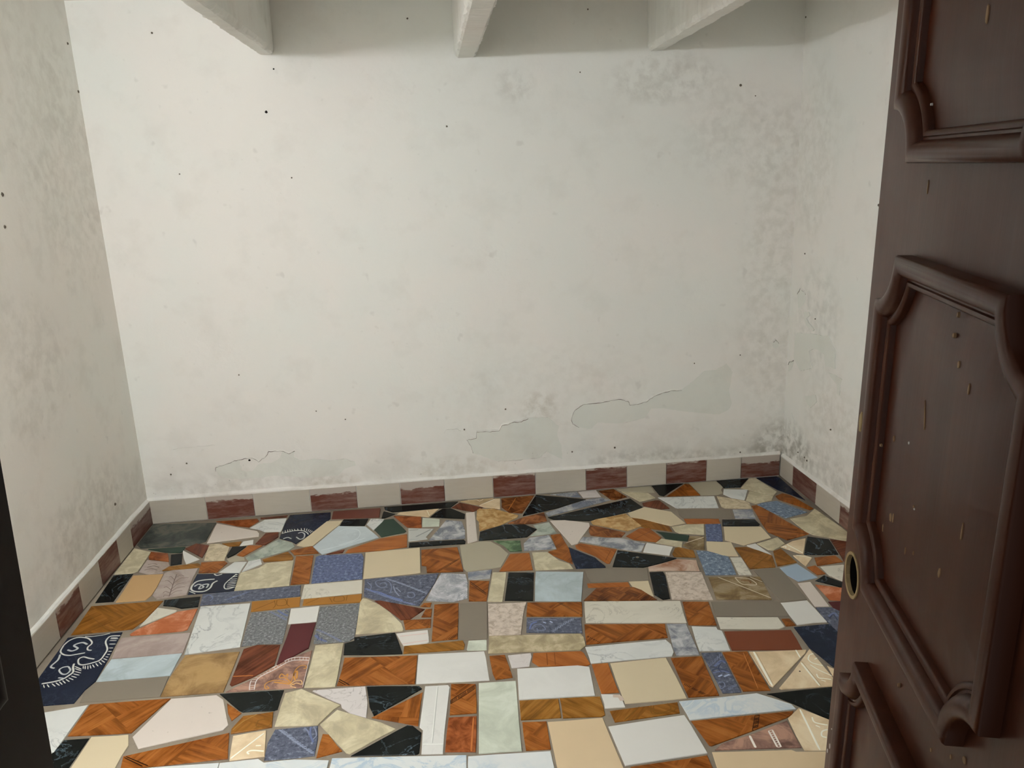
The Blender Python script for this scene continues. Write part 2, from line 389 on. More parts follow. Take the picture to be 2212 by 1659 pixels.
bv, bf = box_vf(XL-0.1, XR+0.1, 0.2, YB+0.1, ZC, ZC+0.1)
ceiling = struct(link_mesh('ceiling', bv, bf, M_BEAM), 'low white plastered ceiling with square beams')
def beam(xa, xb, zb0, seed, sag=0.0):
    V = []; Fc = []; N = 150
    for i in range(N+1):
        y = YF+0.002+(YB-0.004-YF)*i/N
        zb = zb0+sag*min(1.0, max(0.0, (YB-y)/1.2))
        def j(k, s=0.008):
            return noise.noise(Vector((seed*7+k*3.1, y*9, 0)))*s+noise.noise(Vector((seed*5+k, y*45, 2)))*s*0.8+(random.random()-0.5)*s*0.5
        V += [(xa-0.002, y, ZC+0.002), (xa+j(1)*0.6, y, zb+0.022+j(2)*0.5), (xa+0.006+j(3), y, zb+0.004+abs(j(4))), (xa+0.014, y, zb+j(5)*0.4),
              (xb-0.014, y, zb+j(6)*0.4), (xb-0.006+j(7), y, zb+0.004+abs(j(8))), (xb+j(9)*0.6, y, zb+0.022+j(10)*0.5), (xb+0.002, y, ZC+0.002)]
    for i in range(N):
        for k in range(7):
            a = i*8+k; Fc.append((a, a+1, a+9, a+8))
    Fc.append(tuple(range(8))); Fc.append(tuple(range(N*8, N*8+8)))
    o = link_mesh('beam', V, Fc, M_BEAM, ceiling)
    return o
beam(-0.640, -0.572, 1.981, 1, -0.026)['label'] = 'leftmost square ceiling beam with chipped plaster edges'
beam(0.152, 0.244, 1.953, 2)['label'] = 'middle square ceiling beam with chipped plaster edges'
beam(0.967, 1.047, 1.963, 3)['label'] = 'rightmost square ceiling beam with chipped plaster edges'

bv, bf = box_vf(XL-0.1, XR+0.1, 0.1, YB+0.1, -0.12, -0.0032)
floor = struct(link_mesh('floor', bv, bf, M_GROUT), 'floor paved with broken offcuts of many different tiles in grey grout')

# ------------------------------------------------ skirting
def skirt(name, pts, inward, h, first_red, label, over=0.0):
    """pts: x/y positions of the joints along the wall foot"""
    n = Vector((inward[0], inward[1], 0)); t = 0.010; g = 0.0014
    a = Vector((pts[0][0], pts[0][1], 0)); b = Vector((pts[-1][0], pts[-1][1], 0)); d = (b-a).normalized()
    # mortar bed with a rounded bead of painted plaster on top
    prof = [(-0.012, -0.002), (t-0.003, -0.002), (t-0.003, h-0.001), (t+0.0015, h+0.000), (t+0.0015, h+0.004), (t-0.003, h+0.010), (-0.004, h+0.016), (-0.012, h+0.016)]
    Ln = (b-a).length; N = int(Ln/0.02); V = []; Fc = []
    for i in range(N+1):
        p = a+d*(Ln*i/N)
        wv = noise.noise(Vector((p.x*3, p.y*3, 5)))*0.0035+noise.noise(Vector((p.x*13, p.y*13, 1)))*0.002
        for k, (o, z) in enumerate(prof):
            V.append(p+n*o+Vector((0, 0, z+(wv*1.6 if k > 3 else 0))))
    P = len(prof)
    for i in range(N):
        for k in range(P):
            q = i*P+k; r = i*P+(k+1) % P; Fc.append((q, r, r+P, q+P))
    Fc.append(tuple(range(P))); Fc.append(tuple(range(N*P, N*P+P)))
    base = struct(link_mesh(name, V, Fc, M_FLAKE), label)
    red = first_red
    for i in range(len(pts)-1):
        p = Vector((pts[i][0], pts[i][1], 0)); q = Vector((pts[i+1][0], pts[i+1][1], 0))
        L = (q-p).length/2-g; c = (p+q)/2; hh = h/2
        V = []
        for (oo, e) in ((t-0.006, 0), (t+0.0008, 0), (t+0.002, 0.0012)):
            for (su, sz) in ((-1, -1), (1, -1), (1, 1), (-1, 1)):
                V.append(Vector((su*(L-e), oo, sz*(hh-e))))
        Fc = [(0, 1, 2, 3), (8, 9, 10, 11)]
        for rr in (0, 4):
            for k in range(4): Fc.append((rr+k, rr+(k+1) % 4, rr+4+(k+1) % 4, rr+4+k))
        ang = math.atan2(-n.x, n.y)
        o = link_mesh('skirting_tile', V, Fc, M_SK_R if red else M_SK_L, base, loc=(c.x, c.y, hh+0.0015), rot=(random.uniform(-.006, .006), 0, ang))
        o['label'] = 'red-brown skirting tile smeared with white paint' if red else 'cream skirting tile smeared with white paint'
        red = not red
    return base
xs = [323, 451, 553, 674, 774, 867, 962, 1066, 1157, 1265, 1353, 1437.5, 1524, 1598, 1677]
bp = []
for x in xs:
    p = floor_pt(x, 1130-0.0769*(x-325)); bp.append((p.x, YB-0.0005))
bp[0] = (XL, bp[0][1]); bp[-1] = (XR-0.014, bp[-1][1])
TK = 0.012
skirt('baseboard_back', [(x, YB) for x, _ in bp], (0, -1), 0.110, False, 'baseboard of alternating cream and red-brown tiles under the back wall')
# side skirtings: joints read off along the wall foot
ly = [YB-0.012]
for p in ((288, 1174.6), (260, 1211), (223, 1266), (181.7, 1322), (133.6, 1387.4)):
    r = ray(*p); ly.append(r.y*(XL+TK)/r.x)
while ly[-1] > 0.75: ly.append(ly[-1]-0.235)
ly[-1] = YF
skirt('baseboard_left', [(XL, y) for y in ly], (1, 0), 0.108, True, 'baseboard of alternating cream and red-brown tiles under the left wall')
ry = [YB-0.012]
for p in ((1711, 1048), (1760, 1094), (1812, 1128)):
    r = ray(*p); ry.append(r.y*(XR-TK)/r.x)
while ry[-1] > 0.7: ry.append(ry[-1]-0.22)
ry[-1] = YF
skirt('baseboard_right', [(XR, y) for y in ry], (-1, 0), 0.100, False, 'baseboard of alternating cream and red-brown tiles under the right wall')

# ------------------------------------------------ floor tiles: id, tracing sheet, kind, outline
TILES = '''
A1 A DG 620,362 1335,345 1225,545 1110,585 520,620 455,585
A2 A GN 600,632 1005,605 975,655 950,668 780,662
A3 A CM 430,622 630,660 490,868 430,890 232,900
A4 A RWo 632,660 812,676 825,765 610,740 605,715
A5 A BK 848,690 968,676 962,788 842,805
A6 A W 975,642 1155,738 1010,792 985,730
A7 A RW 1000,625 1120,570 1262,590 1185,722
A8 A PF 590,747 820,775 838,812 750,862 770,888 610,905 500,878
A9 A WG 780,820 1140,782 1163,792 1160,825 850,855 752,862
A10 A WD 1175,772 1430,758 1458,778 1345,880 1145,885
A11 A PTm 1262,575 1370,570 1480,605 1425,750 1205,750
A12 A WG 1400,570 1610,548 1585,592 1480,600
A13 A W 1630,548 1740,530 1735,575 1592,592
A14 A BK 1510,605 1662,600 1550,680 1460,725 1450,700
A15 A OR 1685,590 1840,590 1620,712 1560,692
A16 A CG 1545,700 1640,717 1645,750 1480,772 1448,735
A17 A GW2 2010,520 2160,560 2185,600 2125,640 1690,760 1650,720
A18 A WG 2110,658 2150,690 2170,720 2160,745 1850,768 1835,742
A19 A MW 1535,770 1668,768 1590,885 1370,880
A20 A MW 1682,765 1815,735 1830,788 1612,876
A21 A CM 1880,782 2175,750 2125,1020 1530,1080 1600,887 1800,832
A22 A PK 1345,352 1780,435 1800,460 1795,490 1235,565 1325,385
A23 A RWo 1335,330 1780,300 1800,325 1690,392 1560,380
A24 A RW 1815,290 2110,264 2095,283 1900,300 1815,305
A25 A MW 1860,312 2100,297 2035,440 1860,442 1790,415 1700,400
A26 A RW 1870,457 2010,445 2010,495 1865,585 1755,575
A27 A NVP 2135,262 2574,232 2572,300 2385,445 2197,572 2150,545 2020,510 2080,350
A29 A BK 225,915 440,893 225,1195 28,1208
A30 A TN 440,917 765,900 690,1050 635,1130 570,1180 250,1203 335,1080
A31 A PF 775,890 855,860 1140,837 1085,940 1018,1120 690,1170 645,1130 700,1040
A32 A NVP 1130,900 1345,895 1580,890 1530,1078 1027,1120 1090,975
A33 A BLP 1190,1120 2252,1022 2245,1135 1160,1238
A34 A WGb 1722,1197 2247,1147 2237,1247 1710,1305
A35 A BK 775,1180 1165,1142 1140,1250 960,1270 880,1250 762,1240
A36 A WGd -15,1247 763,1187 700,1255 560,1400 430,1493 0,1533 -235,1557
A37 A MWc 702,1263 913,1290 900,1308 507,1466
A38 A TC 915,1307 1135,1272 1025,1498 980,1513 412,1563 402,1550 470,1505
B1 B RT 500,322 1005,287 1010,300 1000,385 482,403
B2 B CR 430,427 602,420 555,475 280,690 180,703 102,690
B3 B BK 612,410 880,402 840,476 570,476
B4 B MW 905,405 1050,407 1030,440 935,528 862,465
B5 B GN 1050,412 1150,402 1290,535 1270,550 1020,598 945,520
B6 B LW 555,482 850,487 990,603 380,788 282,707
B7 B WD 272,697 343,773 82,793 37,747
B8 B OR 1020,612 1298,567 1298,705 1010,743 632,770 660,735
B8b B RW 425,787 620,735 600,768
B9 B BK 1050,277 1850,217 1770,278 1140,328 1060,303
B10 B BK 1045,322 1172,350 1060,393 1022,395
B11 B PT 1225,332 1640,292 1530,383 1190,350
B12 B BK 1680,292 1770,287 1925,350 1920,400 1547,383 1600,340
B13 B RWo 1152,370 1450,380 1455,498 1300,493
B14 B GW 1467,392 1650,407 1645,480 1462,488
B15 B GM 1720,415 1890,430 1925,530 1925,613 1532,633
B16 B GP 1312,507 1585,512 1500,600 1520,620 1312,643
B17 B BK 1322,660 1910,627 1930,645 1925,670 1317,708
B23 B WD 1452,737 1840,707 1905,968 1512,982 1505,910 1455,905
B24 B CR 847,767 1435,714 1443,983 822,1048
B25 B BL 310,815 350,797 810,777 828,820 813,1048 262,1098
B26 B WD 97,807 288,797 240,1098 37,1113
B27 B BLP 840,1057 1638,992 1600,1090 1425,1343 955,1278 832,1240 837,1130
B28 B GMw 1665,990 1928,1000 1955,1100 1953,1258 1800,1298 1502,1284 1600,1100
B29 B MWc 187,1117 815,1064 810,1203 152,1266
B30 B WGb 182,1272 808,1215 800,1303 167,1338
B33 B CMy 820,1262 870,1272 1000,1332 1110,1412 1240,1537 1260,1600 1250,1613 742,1648 790,1300
B34 B RW 945,1287 1010,1284 1490,1377 1330,1488 1230,1493 1110,1400
B35 B WD 1477,1312 1563,1307 1550,1353 1442,1350
B36 B WD 1500,1378 1568,1374 1558,1462 1452,1462
B37 B WD 1370,1492 1558,1484 1553,1573 1277,1598 1257,1500
C1 C PTt 175,315 270,292 532,280 370,353 300,343
C2 C PT 548,285 603,285 603,396 530,383 440,378 375,358
C3 C RW 77,380 165,327 418,380 310,423 200,408
C4 C PK 232,437 327,427 358,735 250,766
C5 C TM 352,407 380,392 430,397 530,392 798,465 790,485 600,573 377,633 372,530 347,505
C6 C WP 614,282 968,250 840,440 700,433 617,373
C7 C BK 990,242 1530,290 1230,383 847,470 852,455
C8 C GMb 1145,240 1432,210 1478,268 1390,265
C9 C MWl 1447,212 1640,192 1693,263 1500,276
C10 C GMb 1092,440 1290,372 1545,293 1700,272 1788,300 1122,473
C11 C BK 1117,487 2010,282 2143,375 2075,408 1560,523 1180,508
C12 C WP 1667,202 1825,177 1973,265 1850,296 1802,293
D13 D CG 60,282 420,239 473,320 110,302
D14 D CM 115,310 400,324 478,375 312,416
C15 C WP 684,550 860,482 1075,432 1108,523 960,553 810,558
C16 C BK 385,645 640,567 870,564 998,615 895,698 372,737
C17 C GW2 962,572 1130,537 1213,653 922,688 1007,617
C18 C PK 1142,522 1300,517 1563,547 1573,585 1440,768 1375,783
C19 C TM 1582,530 1640,507 1960,447 2133,580 1980,633 1602,560
C20 C WP 1565,572 1640,580 1958,650 1915,698 1740,698 1580,678 1562,640
C21 C GV 530,740 820,737 838,848 710,856 642,790
C22 C GM 857,770 920,707 1130,677 1208,823 862,848
C23 C WD 1147,677 1255,664 1350,830 1388,988 1180,898 1122,857 1218,832
C24 C CG 167,790 390,747 500,747 600,800 693,880 610,1023 242,1073 207,1040
C25 C OR 710,882 918,870 956,1053 594,1068
C26 C CM 947,867 1110,862 1240,952 1350,987 1393,1040 982,1056
C27 C NV 1342,807 1630,922 1738,1010 1743,1026 1422,1038 1390,960
C28 C OR 1412,790 1470,767 1863,832 1788,983 1755,983 1640,908 1430,823
C29 C GM 1457,743 1500,697 1920,712 2173,767 2128,858 1980,838
C30 C GMb 252,1080 513,1050 495,1143 330,1158 257,1153
C31 C WD 272,1172 486,1174 455,1390 264,1390
C32 C CM 522,1082 670,1080 628,1393 464,1393
C33 C BK 692,1082 968,1082 958,1386 652,1383
C34 C LB 987,1072 1503,1077 1480,1390 977,1388
C35 C GR 1520,1062 1700,1052 2188,1032 2213,1163 2130,1168 1582,1188 1542,1130
C36 C OR 1542,1202 1985,1187 2008,1233 1640,1243 1552,1243
C37 C WP 1505,1383 1640,1253 2045,1240 2130,1270 2300,1375 1900,1385
C38 D CR 192,1280 403,1272 460,1438 230,1330
D1 D BK 432,235 772,212 700,270 570,356 522,345
D2 D WD 800,224 850,232 963,345 604,358
D3 D CG 842,217 920,202 1130,192 1208,260 1190,290 1208,325 1150,343 970,346
D4 D BK 1137,188 1478,162 1400,260 1217,266 1182,225
D5 D MW 1217,282 1478,287 1443,398 1300,373 1212,335
D6 D CM 1490,167 1555,157 1793,310 1758,348 1620,323 1402,270
D7 D NV 1567,155 1780,134 1830,162 2098,400 2080,390 1800,288
D8 D CM 1497,302 1753,357 1738,400 1560,438 1457,405
D9 D PTm 1142,357 1440,407 1498,432 1518,490 1232,488 1192,470
D10 D MW 507,372 1115,357 1163,483 715,486 700,483
D11 D RW 337,432 480,402 520,402 633,488 540,498 347,460
D12 D CR 182,542 360,477 470,497 650,527 803,650 650,678 212,580
D14b D WGd 227,592 340,607 628,682 663,738 430,708 330,688
D15 D GR 717,502 1290,502 1323,598 782,596 737,560
D16 D GMb 1312,502 1528,502 1568,598 1342,598
D17 D OR 787,602 1163,602 1183,653 817,653
D18 D BK 1202,610 1553,607 1608,660 1598,675 1202,678
D19 D WD 1517,462 1575,454 1640,482 2140,765 1905,830 1702,748 1622,640
D20 D BLg 1577,452 1620,432 1790,407 2122,530 1885,593
D21 D WD 1777,355 1850,327 1940,347 2188,490 2150,506 1812,393
D22 E CMy 1037,602 1210,572 1300,492 1640,692 1720,760 1700,850 1635,838 1280,773 1202,738 1090,648
D23 D CM 657,687 835,662 1003,657 1008,773 740,758 692,738
D24 D BL 1017,660 1188,657 1208,843 1032,838
D25 D CR 1217,687 1620,687 1728,805 1435,886 1232,830
D26 D OR 162,790 300,707 410,702 543,805 490,853 250,828
D27 D GN 484,737 843,780 828,843 590,818 542,770
D28 D CM 482,860 545,817 773,852 763,908 640,888
D29 D BP 847,790 978,790 1008,800 1008,933 860,928 777,885 830,850
D30 D W 387,862 668,907 633,998 347,960
D31 D WG 692,915 730,907 890,942 918,1018 680,1008 662,980
D32 D BK 70,942 706,1028 440,1108 350,1126 17,1118
D33 D PBl 402,1120 560,1082 710,1037 923,1047 958,1163 412,1163
D34 D CR 1032,847 1298,857 1378,1003 1210,1003 1037,940
D35 D BLg 922,947 1040,952 1268,1012 1353,1203 1022,1208
D36 D MWc 1287,1020 1408,1020 1523,1208 1382,1208
D37 D WGd 1337,912 1460,907 1600,947 1743,1002 1778,1123 1502,1142
D38 D W 1467,890 1560,870 1728,985 1560,930
D39 D CMy 1577,870 1800,800 1878,870 1755,943 1702,938
D40 E WGd 852,950 935,922 1108,1070 897,1113
E41 E PT 932,905 1060,842 1203,812 1178,978 1130,973
E42 E BK 1222,792 1453,822 1558,985 1187,988
E43 E RW 1467,822 1640,847 1760,900 1700,1100 1617,1063 1582,1000
E44 E PT 1067,997 1178,990 1273,1022 1205,1113
E45 E WD 1297,1020 1523,997 1608,1065 1327,1108
E46 E OR 1217,1125 1308,1107 1418,1195 1330,1208
E47 E MWc 1362,1120 1610,1097 1740,1200 1640,1290 1452,1210
E48 E BK 1307,1270 1400,1212 1640,1300 1640,1355
E49 E TC 1307,1312 1640,1352 1640,1488 1462,1478
E50 E SB 922,1130 1108,1087 1333,1235 1125,1278 1002,1208
E51 E GR 642,1157 913,1132 985,1202 1218,1470 932,1493
E52 E PK 1117,1297 1253,1282 1458,1545 1302,1548 1222,1440
E54 E MR 1447,1497 1640,1490 1640,1680 1540,1610
E55 E BP 152,1232 708,1227 833,1460 837,1473 237,1473
D57 D BK 414,1180 563,1174 585,1212 638,1463 560,1473 467,1420
D58 D PKm 587,1180 978,1180 1103,1476 657,1473
F1 F NVP 432,247 1023,187 950,320 870,480 733,715 618,810 498,953 -60,998 18,835 140,650
F2 F PG 1012,247 1758,192 1678,408 907,468 962,340
F3 F LB 902,480 1666,414 1538,653 737,720
F4 F GR 742,730 1528,660 1430,883 562,943 622,820
F5 F TB 1702,437 2290,397 2113,833 1432,883 1547,660
F6 F WD 672,967 1543,902 1120,1273 432,1308
F7 F MW -170,1110 653,972 282,1488 -420,1560
F8 F BK 392,1352 663,1332 370,1760 -60,1790 130,1640
F9 F CR 687,1317 1088,1292 1088,1410 1010,1528 890,1760 392,1760
F10 F PK 1552,907 2040,867 2113,915 2168,1190 2110,1243 1192,1443 1132,1320
F11 F WD 1032,1527 2178,1272 2163,1553 1340,1638 1002,1653
F12 F LWb 1120,1667 2068,1600 2010,1840 1050,1840
G1 G MW 167,150 706,114 593,583 -9,666
G2 G GG 717,217 1138,177 1105,310 1048,548 820,553 607,578 662,370
G3 G W 1142,172 1453,142 1420,308 1112,336
G4 G MR 1142,342 1413,322 1335,598 987,783 1062,570
G5 G GG 1457,157 1893,112 1828,488 1760,528 1387,548 1422,330
G6 G RW 632,607 780,562 1028,562 965,783 730,913 502,1008 482,990 512,905
G7 G PB 1373,622 1275,1023 434,1073 750,922 1120,712
G8 G CMy 1407,572 1713,544 1623,1013 1287,1023
G10 G BK 374,1092 1068,1050 1000,1258 960,1273 620,1288 582,1270
G11 G WD 452,1192 608,1300 502,1383 462,1300
G12 G WGd 627,1332 953,1287 938,1453 492,1523 502,1470
G13 G CMy 1082,1087 1260,1040 1678,1215 1610,1258 1430,1433 967,1443
G14 G MWl 1377,1060 1400,1052 1948,1012 1973,1190 1958,1348 1780,1298 1692,1240 1682,1200 1560,1150
H1 H BK 1427,242 1868,192 1948,418 1600,428 1312,430 1322,310 1427,280
H2 H WS 1882,202 2222,162 2235,290 2210,303 1962,333
H3 H WG 1967,337 2602,277 2623,320 2613,370 2000,413 1957,418
H4 H WD 1322,462 2110,437 2083,743 1400,763 1237,763 1292,600
H5 H BK 1562,772 2128,767 2160,795 1640,1088 1592,990
H6 H WD 1614,1108 2168,832 2118,1198 1850,1148
H7 H CMy 1242,1024 1720,1162 1876,1230 1380,1503 1340,1488 1057,1185
H8 H BK 2000,1192 2060,1197 2153,1270 2128,1490 2100,1508 1389,1523 1700,1352 1900,1242
H9 H BLP 572,1237 1033,1197 1033,1340 998,1518 770,1548 452,1568 492,1380
H10 H WD 1087,1287 1150,1292 1298,1470 1017,1543
H11 H PT 117,1307 473,1247 458,1528 77,1573
H12 H LWb -27,1602 390,1557 450,1597 780,1564 1153,1572 1080,1840 -90,1840
H13 H LWb 1187,1547 2640,1512 2640,1840 1105,1840
I1 I WD 292,127 553,112 543,498 262,523
I2 I GR 572,117 863,102 863,498 640,508 547,508
I3 I PKm 872,122 1288,102 1253,230 1228,448 882,463
I4 I WD 1297,107 1888,102 1893,253 1287,253
I5 I BLP 1292,272 1878,272 1893,433 1287,428
I6 I TMg 882,467 1870,442 1908,480 1928,570 1870,618 872,653
I7 I GW 662,517 858,507 858,618 650,623 642,610
I8 I MWf 120,667 830,632 850,702 888,943 94,983
I9 I WD 887,682 1053,670 1138,913 955,938 922,870
I10 I MWl 1087,677 1333,652 1343,690 1318,793 1127,813
I11 I OR 1362,652 1880,632 1908,652 1978,770 1940,788 1422,793 1347,745
I12 I MWf 1187,822 1840,787 1968,802 2028,1108 1207,1153
I13 I WG 1212,1167 1633,1147 1663,1348 1227,1373
I14 I WG 1647,1142 2083,1122 2138,1320 2100,1338 1682,1353
I15 J GW 772,737 1173,712 1238,1468 772,1498
I16 J MWf 192,770 440,757 458,780 402,1260 385,1498 152,1503 167,1240 132,1210
I17 J WD 472,747 738,747 748,1058 457,1078
I18 J RWo 447,1107 748,1092 738,1478 407,1478
I19 J WD 1242,1157 1503,1147 1553,1448 1282,1463
I20 J TNp 1517,1157 2110,1110 2391,1780 2415,1840 1665,1840
I21 J LWb 657,1527 1548,1470 1590,1656 1635,1840 657,1840
K1 K MWc 112,97 1148,90 1218,323 127,323
K2 K WD 1172,97 1453,97 1543,348 1237,346
K3 K GR 1483,97 2224,97 2329,250 2200,256 1800,256 1540,256
K4 L MWc 740,24 1403,24 1478,125 1415,148 782,148
K5 L WD 1442,42 1528,40 1598,110 1492,120
K6 L W 1417,-129 1718,-157 1933,73 1780,83 1612,106
K7 L BLP 1812,-80 1980,-83 2120,-20 2120,190 2038,188 1962,90 1932,70
K8 K WD 112,342 983,337 1013,483 132,558
K9 K GM 1002,337 1213,337 1358,668 1107,678 1072,600
K10 K MW 1272,364 1538,372 1553,400 1600,412 1688,620 1357,628
K11 K MW 122,587 990,507 1048,555 1078,640 1060,683 182,763
K12 L RB 822,177 1543,160 1668,373 907,380
K13 L NV 1577,132 1958,97 2300,420 2300,650 2120,610 2000,558 1742,350
K14 K CR 392,762 993,702 1218,1138 552,1198
K15 K OR 192,772 368,760 488,1075 297,1088
K16 K W 292,1097 498,1102 553,1233 332,1248 327,1200
K17 K WGd 387,1277 1118,1182 1143,1298 442,1398
K18 K W 372,1447 1193,1322 1444,1733 552,1868
K19 K WD 1047,707 1378,687 1568,1108 1237,1128
K20 K BLP 1377,652 1588,642 1808,1073 1607,1083
K21 K WD 1607,642 1873,632 2123,1053 1827,1063
K22 L PT 1092,397 1713,374 1700,410 1350,778 1312,758
K23 L PT 1745,367 2010,690 2090,765 1440,801 1417,790 1502,690
K24 L PT 1937,550 2130,640 2130,780 2000,658
K25 L BK 1284,852 1980,777 2250,765 2200,1190 1960,1128 1570,958 1332,860
K26 L LWb 337,932 1173,844 1550,962 1598,1013 452,1133
K27 L WD 467,1147 1573,1037 1558,1070 1500,1108 1110,1258 690,1413 662,1408
K28 L PB 722,1458 800,1392 1090,1302 1500,1142 1658,1430 732,1460
K29 L PT 1512,1115 1630,1002 2250,1245 2250,1465 1692,1463 1600,1300
K30 L TNp 692,1482 1550,1457 1600,1477 2250,1472 2250,1840 815,1840 742,1640
K31 L WD -190,1642 638,1517 790,1840 -150,1840
'''
